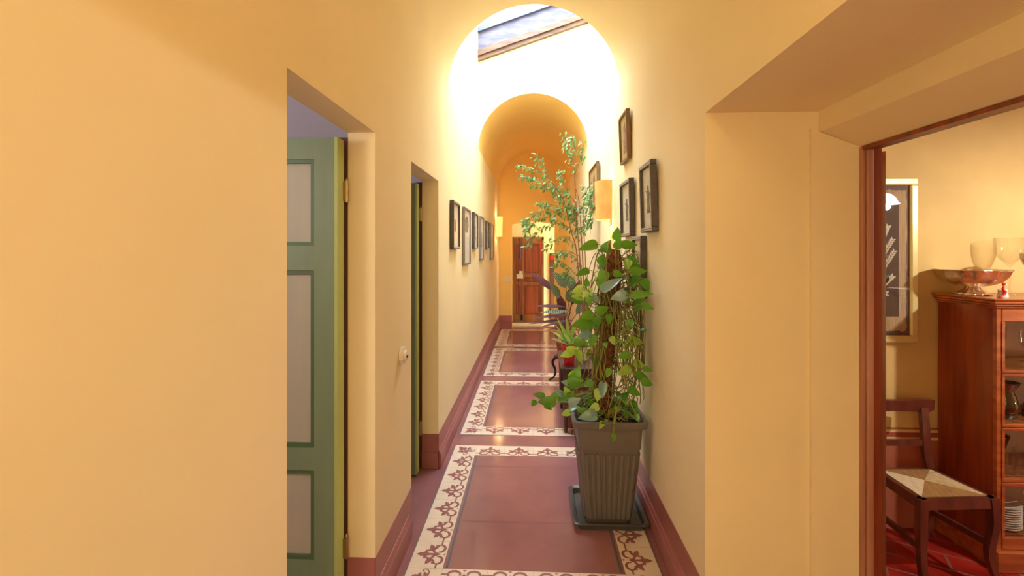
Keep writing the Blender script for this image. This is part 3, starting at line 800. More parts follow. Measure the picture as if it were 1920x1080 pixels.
# leaves at the places where they show largest: (x, y, depth, length m, heading in degrees, kind, squash)
LV = [(1157,437,2.60,.085,80,0,.95),(1160,455,2.62,.08,70,0,.9),(1139,460,2.58,.09,60,0,.7),(1101,461,2.55,.125,188,0,.55),(1182,458,2.56,.105,8,0,.5),
 (1128,469,2.6,.06,170,0,.5),(1128,484,2.58,.07,60,0,.6),(1184,486,2.57,.08,120,0,.8),(1176,497,2.55,.07,250,1,.8),(1193,502,2.6,.09,300,0,.8),(1210,508,2.4,.115,5,0,.3),
 (1161,514,2.5,.075,350,0,.55),(1148,531,2.45,.15,38,2,.28),(1205,525,2.5,.085,330,0,.8),(1213,536,2.38,.085,300,0,.9),(1187,532,2.5,.07,270,0,.9),(1159,556,2.42,.10,195,2,.7),
 (1230,551,2.3,.13,12,0,.2),(1197,575,2.47,.09,250,0,.85),(1219,575,2.28,.08,345,0,.25),(1091,511,2.55,.09,195,0,.5),(1100,528,2.5,.055,90,0,.9),(1082,544,2.5,.08,200,1,.6),
 (1105,548,2.52,.08,60,1,.8),(1081,556,2.5,.075,170,1,.8),(1080,564,2.5,.07,180,0,.8),(1105,566,2.48,.06,270,0,.9),(1128,522,2.5,.1,240,0,.7),(1131,580,2.44,.085,30,0,.7),
 (1099,592,2.46,.09,190,0,.8),(1090,607,2.45,.13,183,0,.6),(1118,605,2.47,.09,270,0,.7),(1115,557,2.5,.06,100,2,.7),(1061,664,2.52,.08,195,1,.6),(1070,655,2.5,.07,150,1,.8),
 (1087,668,2.5,.07,300,1,.7),(1096,628,2.5,.09,180,2,.7),(1089,642,2.5,.08,10,0,.6),(1169,667,2.42,.08,190,0,.6),(1202,640,2.48,.11,0,1,.5),(1170,696,2.42,.09,200,1,.6),
 (1204,684,2.46,.08,340,1,.6),(1219,693,2.3,.06,350,0,.4),(1206,707,2.36,.09,340,0,.45),(1224,718,2.28,.08,345,0,.5),(1191,735,2.44,.09,335,0,.4),(1080,705,2.5,.14,72,0,.45),
 (1081,717,2.46,.1,20,0,.6),(1063,718,2.5,.08,160,2,.5),(1024,753,2.5,.115,178,0,.5),(1010,741,2.55,.075,165,0,.45),(1000,757,2.5,.05,230,0,.9),(1029,763,2.48,.06,320,0,.8),
 (1036,746,2.52,.07,200,0,.8),(1054,746,2.5,.08,220,0,.9),(1070,741,2.5,.075,60,0,.9),(1079,752,2.47,.08,30,2,.7),(1101,780,2.42,.115,185,2,.5),(1130,733,2.44,.1,265,2,.35),
 (1121,742,2.46,.08,260,1,.6),(1062,732,2.5,.06,120,1,.8),(1048,735,2.5,.07,140,2,.5),(1075,700,2.55,.07,70,1,.7),(1142,600,2.44,.07,280,0,.6),(1175,560,2.46,.07,280,0,.6),
 (1150,640,2.44,.06,300,1,.6),(1110,640,2.5,.08,250,0,.6),(1180,610,2.46,.07,250,0,.7),(1140,700,2.42,.06,240,0,.6),(1100,720,2.46,.07,200,0,.7),(1112,765,2.44,.07,200,1,.7),
 (1060,775,2.46,.06,200,1,.7),(1090,770,2.46,.07,160,0,.7),(1160,765,2.46,.05,40,0,.7),(1151,822,2.40,.055,268,0,.35),(1150,800,2.40,.03,265,0,.5),(1175,775,2.46,.05,90,0,.7)]
lf = {0: MB(), 1: MB(), 2: MB()}
right_v = Vector((CA, SA, 0)); fwd = Vector((-SA, CA, 0)); up = Vector((0,0,1))
for (x, y, d, ln, hd, kd, sq) in LV:
    c = at(x, y, d); a = math.radians(hd); ln *= .84
    dr = (right_v*math.cos(a)+up*math.sin(a)+fwd*R.uniform(-.35,.1)).normalized()
    nr = (-fwd*(.35+sq)+up*R.uniform(.35,.8)+right_v*R.uniform(-.3,.3))
    b = c-dr*ln*.5; tipp = b+dr*ln
    if tipp.x > W-.05: b.x -= tipp.x-(W-.05)
    w_ = ln*(.42+.5*sq)
    lf[kd].leaf(b, dr, nr, ln, min(w_, ln*.8), 'heart', curl=R.uniform(.1,.3), fold=R.uniform(.1,.3))
    # petiole back towards the nearest pole point
    t = min(1, max(0, (b.z-.5)/(pt_.z-.5)*.9)); q = polep(t)
    mid = b.lerp(q, .45)+Vector((0,0,-.02))
    if y < 790: vn.tube(spline([b+dr*.004, b-dr*.02+Vector((0,0,-.006)), mid, q],4), .0018, 5)
for i in range(95):            # smaller leaves in among the runners and on the soil
    if i < 58:
        sp = R.choice(tips); p = sp[R.randrange(6, len(sp))].copy(); ln = R.uniform(.035,.07)
    else:
        a = R.uniform(0,2*PI); r0 = R.uniform(.06,.19)
        p = Vector((PC.x+math.cos(a)*r0, PC.y+math.sin(a)*r0, PC.z+zt+R.uniform(-.02,.09))); ln = R.uniform(.04,.085)
    a = R.uniform(0,2*PI); dr = Vector((math.cos(a), math.sin(a), R.uniform(-.9,.2)))
    if p.x > W-.1: dr.x = -abs(dr.x)
    kd = R.choices((0,1,2), (6,2,.6))[0]
    lf[kd].leaf(p, dr, Vector((R.uniform(-.5,.5), -.6+R.uniform(-.4,.4), 1)), ln, ln*R.uniform(.5,.75), 'heart', curl=.25, fold=.2)
vn.build('stem', M['vine'], pp, smooth=True)
lf[0].build('foliage', M['leaf'], pp, smooth=True, sharp=180)
lf[1].build('young_foliage', M['leaf_lime'], pp, smooth=True, sharp=180)['label'] = 'lime green young leaves'
lf[2].build('sky_sheen_foliage', M['leaf_blue'], pp, smooth=True, sharp=180)['label'] = 'blue-grey leaves with sky light put into their colour'

# side table
TY = 3.83; tz = .55
tb = thing('side_table', 'low dark wooden side table behind the ribbed planter, carrying small pots', 'table', (.45,TY+.25,0))
x0, x1, y0, y1 = .255, .632, TY-.03, TY+.62
MB().box((x0-.02,y0-.02,tz-.028),(x1,y1,tz), bev=.006).build('tabletop', M['wood_table'], tb)
MB().box((x0+.01,y0+.01,tz-.12),(x1-.01,y0+.03,tz-.028)).box((x0+.01,y1-.05,tz-.12),(x1-.01,y1-.03,tz-.028)).box((x0+.01,y0+.03,tz-.12),(x0+.03,y1-.05,tz-.028)).box((x1-.03,y0+.03,tz-.12),(x1-.01,y1-.05,tz-.028)).build('apron', M['wood_table'], tb)
for lx in (x0+.02, x1-.025):
    for ly in (y0+.02, y1-.04):
        MB().tube([(lx,ly,.0),(lx,ly,.05),(lx,ly,.3),(lx,ly,tz-.03)], [.014,.016,.022,.026], 8).build('leg', M['wood_table'], tb, smooth=True)
MB().box((x0+.02,y0+.02,.16),(x1-.02,y1-.03,.175)).build('shelf', M['wood_table'], tb)
def pot_prof(r0, r1, h): return [(.001,0),(r0,0),(r0*1.02,.01),(r1,h*.86),(r1*1.08,h*.87),(r1*1.08,h),(r1*.95,h),(r1*.9,h*.85),(.001,h*.84)]
# red pot with blades
c = at(1067,690,3.87); c.z = tz
t = thing('potted_dracaena', 'small glossy red pot with striped pointed leaves on the side table', 'potted plant', c)
MB().lathe(pot_prof(.042,.062,.175), c, 28).build('pot', M['red_pot'], t, smooth=True)
mb = MB(); cc = c+Vector((0,0,.16))
for (tx, ty_, dd, L_, wd, k) in ((1045,614,3.8,.26,.035,0),(1040,626,3.75,.22,.05,0),(1050,603,3.8,.3,.04,0),(1063,600,3.85,.27,.035,0),(1080,604,3.85,.27,.035,0),(1062,628,3.7,.15,.05,0),(1090,630,3.8,.22,.04,0),(1052,645,3.75,.12,.04,0),(1036,640,3.8,.2,.03,0)):
    tgt = at(tx, ty_, dd); dr = (tgt-cc); dr.z += .05; mb.leaf(cc, dr, up+Vector((0,-.6,0)), (tgt-cc).length*1.1, wd, 'lance', curl=.18, fold=.3)
mb.build('foliage', M['dracaena'], t, smooth=True, sharp=180)
# pink cyclamen
c = at(1092,680,4.05); c.z = tz
t = thing('potted_cyclamen', 'white pot of pink flowers half hidden behind the climbing pothos', 'potted plant', c)
MB().lathe(pot_prof(.045,.06,.12), c, 24).build('pot', M['white_ceramic'], t, smooth=True)
mb = MB(); st = MB(); fl = MB()
for i in range(16):
    a = R.uniform(0,2*PI); mb.leaf(c+Vector((0,0,.11)), (math.cos(a), math.sin(a), R.uniform(.2,.9)), up, R.uniform(.07,.11), .06, 'heart', curl=.4)
for i, (px, py) in enumerate(((1083,620),(1090,617),(1086,632),(1098,616),(1093,637),(1104,628))):
    q = at(px, py, 4.0+.02*i); st.tube(spline([c+Vector((0,0,.11)), c.lerp(q,.6)+Vector((0,0,.03)), q],5), .0022, 5)
    fl = MB()
    for k in range(6):
        a = k*PI/3+i; fl.leaf(q, (math.cos(a)*.6, math.sin(a)*.6, .8), (math.cos(a), math.sin(a), -.2), .042, .03, 'fig', curl=-.3)
    fl.build('flower', M['pink'], t, smooth=True, sharp=180)
mb.build('foliage', M['leaf'], t, smooth=True, sharp=180); st.build('stem', M['vine'], t, smooth=True)

# curved-leg stand
sc = Vector((.36, 5.30, 0)); sz = .30
t = thing('plant_stand', 'low dark plant stand with curved claw legs beyond the side table', 'plant stand', sc)
MB().lathe([(.001,sz-.02),(.11,sz-.02),(.118,sz-.01),(.11,sz),(.001,sz)], sc, 24).build('top', M['iron'], t, smooth=True)
for k in range(4):
    a = PI/4+k*PI/2+.5; q = Vector((math.cos(a), math.sin(a), 0))
    ps = spline([sc+q*.09+Vector((0,0,sz-.015)), sc+q*.135+Vector((0,0,sz*.72)), sc+q*.10+Vector((0,0,sz*.4)), sc+q*.12+Vector((0,0,sz*.15)), sc+q*.165+Vector((0,0,.012))],5)
    MB().tube(ps, [.018-.010*i/(len(ps)-1) for i in range(len(ps))], 8).ball(sc+q*.165+Vector((0,0,.012)), .012, 8).build('leg', M['iron'], t, smooth=True)
# calathea on it
c = sc+Vector((0,0,sz))
t = thing('potted_calathea', 'purple and striped long-leaved calathea behind the side table', 'potted plant', c)
MB().lathe(pot_prof(.07,.09,.17), c, 24).build('pot', M['terracotta'], t, smooth=True)
mb = MB(); st = MB(); cc = c+Vector((0,0,.15))
CL = [(1040,545,1003,512,5.0,.075,-1),(1062,540,1042,512,4.9,.10,1),(1050,560,1035,532,4.95,.08,1),(1078,545,1062,515,5.1,.11,1),(1060,575,1008,570,5.0,.05,-1),(1068,590,1005,592,5.0,.045,-1),
      (1062,600,998,602,5.0,.04,-1),(1070,584,1018,582,4.8,.05,1),(1072,572,1085,530,5.1,.09,-1),(1080,590,1110,560,5.1,.08,1),(1058,590,1050,555,5.1,.09,-1),(1070,600,1020,608,4.9,.04,-1),(1066,568,1072,540,4.9,.09,1),(1085,600,1120,590,5.0,.07,-1)]
for (bx, by, tx, ty_, dd, wd, sg) in CL:
    b_ = at(bx, by, dd); e_ = at(tx, ty_, dd-.05)
    e_.x = min(e_.x, W-.07); b_.x = min(b_.x, W-.08)
    mb.leaf(b_, e_-b_, (-fwd+up*.8)*sg, (e_-b_).length*1.1, wd*(1.15 if wd > .06 else .85), 'lance', curl=.15*sg, fold=.15)
    st.tube(spline([cc, cc.lerp(b_,.5)+Vector((0,0,.05)), b_],5), .004, 5)
mb.build('foliage', M['calathea'], t, smooth=True, sharp=180); st.build('stem', mat('purple_stem', (110,66,70), .5), t, smooth=True)

# weeping fig
fb = Vector((.46, 4.78, 0))
t = thing('weeping_fig', 'tall airy weeping fig rising from behind the side table to the vault', 'potted tree', fb)
MB().lathe(pot_prof(.11,.145,.28), fb, 28).build('pot', M['terracotta'], t, smooth=True)
st = MB(); lv = MB()
def fp(px, py, d=4.7): 
    q = at(px, py, d); q.x = min(q.x, W-.06); return q
S0 = fb+Vector((0,0,.24))
BR = [ # stems then branches: (points, radius, leaf density per m)
 ([S0, fp(1092,600), fp(1088,500), fp(1082,420), fp(1078,340), fp(1075,290), fp(1075,254)], .008, 0),
 ([S0+Vector((.03,0,0)), fp(1096,600), fp(1094,520), fp(1090,440), fp(1086,380), fp(1078,350)], .008, 0),
 ([S0+Vector((-.03,.02,0)), fp(1086,600), fp(1082,480), fp(1070,430), fp(1058,380), fp(1040,350), fp(1022,318,4.6), fp(1008,292,4.6)], .007, 0),
 ([S0+Vector((.0,.04,0)), fp(1100,600,4.85), fp(1098,500,4.85), fp(1094,400,4.8), fp(1100,360,4.7), fp(1110,340,4.6)], .006, 0),
 ([fp(1075,254), fp(1062,250), fp(1052,250)], .002, 26),
 ([fp(1075,300), fp(1078,275), fp(1072,255)], .003, 110),
 ([fp(1077,320), fp(1068,290), fp(1062,270), fp(1064,258)], .003, 75),
 ([fp(1077,330), fp(1088,300), fp(1094,280), fp(1092,262)], .003, 60),
 ([fp(1030,332,4.6), fp(1018,305,4.6), fp(1004,290,4.6)], .003, 80),
 ([fp(1058,375,4.65), fp(1030,335,4.6), fp(1000,318,4.55), fp(975,311,4.5)], .004, 80),
 ([fp(1060,385), fp(1030,350,4.6), fp(1005,335,4.55), fp(982,330,4.5)], .003, 75),
 ([fp(1060,390), fp(1040,360), fp(1020,350,4.55), fp(1000,345,4.5)], .003, 70),
 ([fp(1078,380), fp(1060,350), fp(1050,330), fp(1055,318)], .003, 80),
 ([fp(1080,400), fp(1065,370), fp(1045,352), fp(1030,350)], .003, 85),
 ([fp(1084,420), fp(1060,395), fp(1035,385,4.6), fp(1010,380,4.5)], .003, 90),
 ([fp(1084,430), fp(1060,405), fp(1030,395,4.6), fp(1000,402,4.5), fp(985,420,4.45)], .003, 90),
 ([fp(1070,430), fp(1040,410,4.6), fp(1012,410,4.5), fp(992,425,4.4), fp(985,440,4.4)], .003, 95),
 ([fp(1080,440), fp(1055,420), fp(1025,425,4.6), fp(1000,445,4.5), fp(985,465,4.4)], .003, 75),
 ([fp(1078,460), fp(1060,445), fp(1040,450,4.5), fp(1020,470,4.5)], .003, 60),
 ([fp(1090,430), fp(1100,400,4.6), fp(1108,372,4.5), fp(1112,350,4.45)], .003, 110),
 ([fp(1090,440), fp(1104,415,4.6), fp(1116,395,4.5), fp(1120,378,4.45)], .003, 100),
 ([fp(1090,450), fp(1100,430,4.6), fp(1110,420,4.5), fp(1114,410,4.5)], .003, 60),
 ([fp(1086,400), fp(1096,375,4.6), fp(1098,350,4.6)], .003, 85),
 ([fp(1080,410), fp(1070,385), fp(1062,365)], .003, 85),
 ([fp(1082,430), fp(1075,405), fp(1080,385)], .003, 85),
 ([fp(1085,520), fp(1065,500), fp(1050,490), fp(1040,500)], .003, 75),
 ([fp(1088,540), fp(1070,520), fp(1060,510), fp(1048,525)], .003, 75),
 ([fp(1088,500), fp(1075,480), fp(1060,475), fp(1055,485)], .003, 65),
 ([fp(1085,480), fp(1060,470,4.6), fp(1042,480,4.5)], .003, 50),
 ([fp(1092,560), fp(1080,545), fp(1068,550)], .003, 60),
]
for ps, rad, dens in BR:
    sp = spline(ps, 6); st.tube(sp, [rad*(1-.6*i/(len(sp)-1)) for i in range(len(sp))], 5)
    if dens:
        Ltot = sum((sp[i+1]-sp[i]).length for i in range(len(sp)-1)); nl = int(Ltot*dens*1.35)
        for k in range(nl):
            t_ = R.random()**.8; i = min(int(t_*(len(sp)-1)), len(sp)-2); p = sp[i].lerp(sp[i+1], R.random())
            tw = Vector((R.uniform(-1,1), R.uniform(-1,1), R.uniform(-.6,.5)))*R.uniform(.01,.055)
            q = p+tw
            if q.x > W-.075: q.x = W-.075
            st.tube([p, q], .0009, 3, cap=False)
            d_ = Vector((tw.x*6-.25, tw.y*6, -.35+R.uniform(-.5,.5))); ln = R.uniform(.034,.056)
            if q.x > W-.1: d_.x = -abs(d_.x)
            lv.leaf(q, d_, Vector((R.uniform(-.6,.6), R.uniform(-1,0), R.uniform(.3,1.2))), ln, ln*R.uniform(.38,.5), 'fig', curl=.2, fold=.25)
st.build('trunk', M['bark'], t, smooth=True); lv.build('foliage', M['ficus'], t, smooth=True, sharp=180)

# =====================================================================
#  DINING ROOM
# =====================================================================
ZF = -.15; YW = 2.855
XR = 5.2; YN = -1.4; ZC = 3.0
struct(MB().box((XO-.02,YN,ZF-.05),(XR,YW+.02,ZF)).build('floor_dining', M['terra_floor']))
struct(MB().box((XO,YW,ZF),(XR,YW+.1,ZC)).build('wall_dining', M['plaster_dining']))
struct(MB().box((XR,YN,ZF),(XR+.1,YW,ZC)).box((XO,YN-.1,ZF),(XR,YN,ZC)).box((XO-.02,YN,SPR),(XO,YW,ZC)).build('wall_dining_far', M['plaster_dining']))
struct(MB().box((XO-.05,YN,ZC),(XR,YW+.1,ZC+.05)).build('ceiling_dining', M['plaster_dining']))
def wz(y): return on_y(1690,y,YW).z
mb = MB(); mb.box((XO,YW-.003,ZF),(XR,YW,wz(824)),0); struct(mb.build('trim_8', M['dado']))
mb = MB(); mb.box((XO,YW-.005,wz(824)),(XR,YW,wz(819))); mb.box((XO,YW-.005,wz(810)),(XR,YW,wz(806))); struct(mb.build('trim_9', M['dado_cream']))
mb = MB(); mb.box((XO,YW-.004,wz(819)),(XR,YW,wz(810))); mb.box((XO,YW-.004,wz(804)),(XR,YW,wz(801.5))); struct(mb.build('trim_10', M['dado_red']))
struct(MB().box((W+.02,YR0-.05,ZF-.05),(XO,YR+.02,0)).build('trim_11', M['floor']))
# dining doorway frame and folded leaf
fx0 = on_y(1613,0,YR-.02).x; fx1 = on_y(1637,0,YR-.02).x
d4 = sroot('door_4', (fx1, YR, ZF))
MB().box((fx0,YR-.03,ZF),(fx0+.014,YR+.0,1.915), bev=.003).box((fx0+.014,YR-.038,ZF),(fx1-.008,YR,1.915), bev=.004).build('door_frame', M['wood_jamb'], d4)
MB().box((fx1-.0075,YR-.026,ZF),(fx1+.026,YR,1.913)).build('rebate', M['wood_edge'], d4)
MB().box((fx0,YR0,1.90),(fx0+.05,YR-.03,1.914)).build('head_frame', M['wood_edge'], d4)
# leaf opens away into the dining room, almost end-on to the doorway
dirv = Vector((.604,.797,0)).normalized(); nv = Vector((dirv.y,-dirv.x,0)); hp = at(1629,0,1.80); hp.z = 0
def obox(mb, o, u0, u1, n0, n1, z0, z1):
    vs = [o+dirv*u+nv*n_+Vector((0,0,z)) for z in (z0,z1) for (u,n_) in ((u0,n0),(u1,n0),(u1,n1),(u0,n1))]
    mb.add(vs, [(0,3,2,1),(4,5,6,7),(0,1,5,4),(1,2,6,5),(2,3,7,6),(3,0,4,7)])
mb = MB(); hp.z = 0
obox(mb, hp, 0, .48, 0, .034, ZF+.01, 1.945); obox(mb, hp, 0.012, .03, .0345, .052, ZF+.01, 1.915)
fixn(mb.build('door_leaf', M['wood'], d4))
mb = MB()
obox(mb, hp, -.006, .0, .012, .040, ZF+.02, 1.93); fixn(mb.build('edge_strip', M['wood_edge'], d4))
hpz = at(1634,431,1.79)
for hz in (hpz.z, .35):
    MB().tube([(hpz.x,hpz.y,hz-.034),(hpz.x,hpz.y,hz-.002)], .008, 12).tube([(hpz.x,hpz.y,hz+.002),(hpz.x,hpz.y,hz+.034)], .008, 12).build('hinge', M['steel'], d4, smooth=True)

# framed embroidery
pr1 = on_y(1715.5,334,YW); prb = on_y(1715.5,642,YW); X1 = pr1.x; X0 = X1-.46; z1 = pr1.z; z0 = prb.z; fw = .044
t = thing('framed_embroidery', 'cream framed bird and branch embroidery on the dining wall beside the door', 'framed textile', ((X0+X1)/2,YW,z0))
mb = MB()
for a, b, c_, d_ in ((X0,z0,X1,z0+fw),(X0,z1-fw,X1,z1),(X0,z0+fw,X0+fw,z1-fw),(X1-fw,z0+fw,X1,z1-fw)): mb.box((a,YW-.03,b),(c_,YW-.006,d_), bev=.008)
mb.build('frame', M['gold_frame'], t)
MB().box((X0+fw,YW-.012,z0+fw),(X1-fw,YW-.006,z1-fw)).build('mat', M['mauve'], t)
xc = (X0+X1)/2; hw = (X1-X0)/2-fw-.016
mb = MB(); pts = []
zz0, zz1 = z0+fw+.028, z1-fw-.03
for (xa, za, xb, zb) in ((xc-hw,zz0,xc+hw,zz0),(xc+hw,zz0,xc+hw,zz1),(xc+hw,zz1,xc-hw,zz1),(xc-hw,zz1,xc-hw,zz0)):
    for i in range(24): 
        tt = i/24; pts.append((xa+(xb-xa)*tt+R.uniform(-.005,.005), za+(zb-za)*tt+R.uniform(-.005,.005)))
cl = fixn(MB().prism(pts, 1, YW-.0135, YW-.012).build('cloth', M['cloth'], t))
iw = hw-.045; 
MB().box((xc-iw,YW-.0145,zz0+.085),(xc+iw,YW-.0135,zz1-.085)).build('dark_field', M['cloth_dark'], cl)
br = MB(); lw = MB(); bd = MB(); yy = YW-.0155
def S(x, z): return Vector((xc+x, yy, (z0+z1)/2+z))
for base, tip in (((0,-.20),(.0,.19)),((0,-.18),(.085,-.10)),((0,-.10),(.095,.05)),((0,-.02),(.085,.12)),((0,.06),(.06,.20)),((0,-.18),(-.085,-.10)),((0,-.10),(-.095,.05)),((0,-.02),(-.085,.12)),((0,.06),(-.06,.20)),((-.05,-.2),(.05,-.2))):
    a = S(*base); b = S(*tip); br.tube(spline([a, a.lerp(b,.5)+Vector((0,0,-.012)), b],5), .002, 4)
    dd_ = (b-a).normalized()
    for k in range(3,13):
        p = a.lerp(b, k/12)
        for s in (-1,1):
            d_ = (dd_+Vector((-dd_.z,0,dd_.x))*s*.9).normalized()
            lw.leaf(p+Vector((0,-.001,0)), d_, (0,-1,0), .024, .010, 'fig', curl=0, fold=0)
for (x, z, s) in ((.045,-.13,1),(.03,.04,-1),(-.05,-.12,-1)):
    p = S(x, z)-Vector((0,.001,0)); bd = MB(); bd.leaf(p, (s*.5,0,1), (0,-1,0), .05, .035, 'heart', curl=0, fold=0); bd.leaf(p, (-s,0,-.6), (0,-1,0), .045, .014, 'lance', curl=0, fold=0); bd.build('bird', M['blue_thread'], cl)
br.build('branch', M['branch'], cl); lw.build('leaf_stitches', M['white_thread'], cl)
MB().box((X0+fw-.002,YW-.020,z0+fw-.002),(X1-fw+.002,YW-.0185,z1-fw+.002)).build('pane', glass_mat('embroidery_glass', gloss=.12, rough=.01), t)

# chair
def chair():
    Z = .30
    FL = Vector((1.915,2.337,0)); FR = Vector((2.285,2.368,0)); BR_ = Vector((2.235,2.665,0)); BL = Vector((1.925,2.65,0))
    t = thing('dining_chair', 'dark mahogany side chair with woven rush seat beside the glazed bookcase', 'chair', ((FL+FR+BR_+BL)/4)+Vector((0,0,ZF)))
    m = M['wood_chair']
    def rail(a, b, z0, z1, th):
        d = (b-a).normalized(); n_ = Vector((-d.y,d.x,0))*th/2; mb = MB()
        vs = [p+s*n_+Vector((0,0,z)) for z in (z0,z1) for p, s in ((a,-1),(b,-1),(b,1),(a,1))]
        mb.add(vs, [(0,3,2,1),(4,5,6,7),(0,1,5,4),(1,2,6,5),(2,3,7,6),(3,0,4,7)]); return mb
    for a, b in ((FL,FR),(FR,BR_),(BR_,BL),(BL,FL)): fixn(rail(a,b,Z-.052,Z,.022).build('seat_rail', m, t))
    # rush seat in four woven triangles
    ins = [p.lerp((FL+FR+BR_+BL)/4, .09)+Vector((0,0,Z+.002)) for p in (FL,FR,BR_,BL)]
    c = ((FL+FR+BR_+BL)/4)+Vector((0,0,Z+.010)); c.x -= .02
    mb = MB()
    for i, mi in enumerate((1,0,1,2)):
        mb.add([ins[i], ins[(i+1)%4], c], [(0,1,2)], mi)
    mb.add([p-Vector((0,0,.02)) for p in ins], [(0,3,2,1)], 1)
    for i in range(4): mb.add([ins[i]-Vector((0,0,.02)), ins[(i+1)%4]-Vector((0,0,.02)), ins[(i+1)%4], ins[i]], [(0,1,2,3)], 1)
    mb.build('seat', [M['rush'], M['rush_tan'], M['cushion_pale']], t)
    def leg(ps, w0, w1):   # square-sectioned leg
        sp = spline([Vector(p) for p in ps], 6); mb = MB(); n = len(sp); vs = []
        for i, p in enumerate(sp):
            w_ = w0+(w1-w0)*i/(n-1)
            for sx, sy in ((-1,-1),(1,-1),(1,1),(-1,1)): vs.append(p+Vector((sx*w_/2, sy*w_/2, 0)))
        fs = [(i*4+k, i*4+(k+1)%4, (i+1)*4+(k+1)%4, (i+1)*4+k) for i in range(n-1) for k in range(4)]+[(3,2,1,0),tuple(range((n-1)*4,n*4))]
        mb.add(vs, fs); return mb.build('leg', m, t, smooth=True, sharp=30)
    leg([FL+Vector((.004,.002,Z)), FL+Vector((.0,.0,Z-.14)), FL+Vector((.0,-.004,Z-.30)), FL+Vector((-.004,-.03,ZF))], .040, .026)
    leg([FR+Vector((-.004,.002,Z)), FR+Vector((.004,.0,Z-.13)), FR+Vector((-.022,-.004,Z-.29)), FR+Vector((.012,-.03,ZF))], .040, .026)
    for P, s in ((BR_,1),(BL,-1)): leg([P+Vector((0,0,Z)), P+Vector((0,.0,Z-.2)), P+Vector((s*.0,.05,ZF))], .034, .026)
    for P, s, nm in ((BR_,1,'stile'),(BL,-1,'stile')):
        sp = spline([P+Vector((0,0,Z-.02)), P+Vector((-s*.02,.005,Z+.08)), P+Vector((-s*.03,-.0,Z+.2)), P+Vector((-s*.012,.035,Z+.33))], 6)
        mb = MB(); n = len(sp); vs = []
        for p in sp:
            for sx, sy in ((-1,-1),(1,-1),(1,1),(-1,1)): vs.append(p+Vector((sx*.019, sy*.013, 0)))
        mb.add(vs, [(i*4+k, i*4+(k+1)%4, (i+1)*4+(k+1)%4, (i+1)*4+k) for i in range(n-1) for k in range(4)]+[(3,2,1,0),tuple(range((n-1)*4,n*4))])
        mb.build('stile', m, t, smooth=True, sharp=30)
    # shaped crest rail
    a = BL+Vector((-.035,.0,0)); b = BR_+Vector((.035,.0,0)); mb = MB(); n = 14; vs = []
    for i in range(n+1):
        u = i/n; p = a.lerp(b,u); bow = .03*math.sin(PI*u)
        zb_ = Z+.305+(.018 if i in (0,n) else 0); zt_ = Z+.372+.006*math.cos(2*PI*u)
        for dy, z in ((-.012,zb_),(.012,zb_),(.016,zt_),(-.016,zt_)): vs.append((p.x, p.y+.028+bow+dy, z))
    mb.add(vs, [(i*4+k, i*4+(k+1)%4, (i+1)*4+(k+1)%4, (i+1)*4+k) for i in range(n) for k in range(4)]+[(3,2,1,0),tuple(range(n*4,n*4+4))])
    fixn(mb.build('backrest', m, t, smooth=True, sharp=40))
    fixn(rail(BL+Vector((.03,.002,0)), BR_+Vector((-.03,.002,0)), Z+.13, Z+.162, .02).build('middle_rail', m, t))
    for a, b in ((FL,BL),(FR,BR_)): fixn(rail(a+Vector((0,-.01,0)),b+Vector((0,.015,0)),ZF+.195,ZF+.225,.018).build('stretcher', m, t))
chair()

# glazed bookcase
CX0, CX1, CY0, CY1 = 2.43, 3.35, 2.50, 2.845
def cz(y): return on_y(1890,y,CY0).z
ztop = on_y(1866,561,CY0-.03).z
t = thing('glazed_bookcase', 'tall red-brown wooden bookcase with four glazed doors, right in the dining room', 'bookcase', ((CX0+CX1)/2,(CY0+CY1)/2,ZF))
MB().box((CX0,CY0+.02,ZF),(CX0+.025,CY1,ztop-.04)).build('side_panel', M['wood'], t); MB().box((CX1-.025,CY0+.02,ZF),(CX1,CY1,ztop-.04)).build('side_panel', M['wood'], t)
MB().box((CX0+.0255,CY1-.015,ZF),(CX1-.0255,CY1,ztop-.04)).build('back_panel', mat('lit_look_back', (206,166,140), .6, var=.15), t)  # back coloured paler so the inside looks lit
mb = MB()
for k, (e, zb, zt_) in enumerate(((.012,ztop-.052,ztop-.040),(.022,ztop-.040,ztop-.026),(.034,ztop-.026,ztop-.010),(.042,ztop-.010,ztop))):
    mb.box((CX0-e,CY0-e*.8,zb),(CX1+e,CY1,zt_), bev=.004)
mb.build('cornice', M['wood_rail'], t)
MB().box((CX0-.02,CY0-.025,ZF),(CX1+.02,CY1,cz(1031)), bev=.005).build('plinth', M['wood_rail'], t)
rails = [(1031,1008),(912,897),(808,795),(706,694),(603,581)]
mb = MB(); sw = .028
MB().box((CX0,CY0,cz(1031)),(CX0+.022,CY0+.02,ztop-.052)).build('stile', M['wood_rail'], t); MB().box((CX1-.022,CY0,cz(1031)),(CX1,CY0+.02,ztop-.052)).build('stile', M['wood_rail'], t)
mid = (CX0+CX1)/2
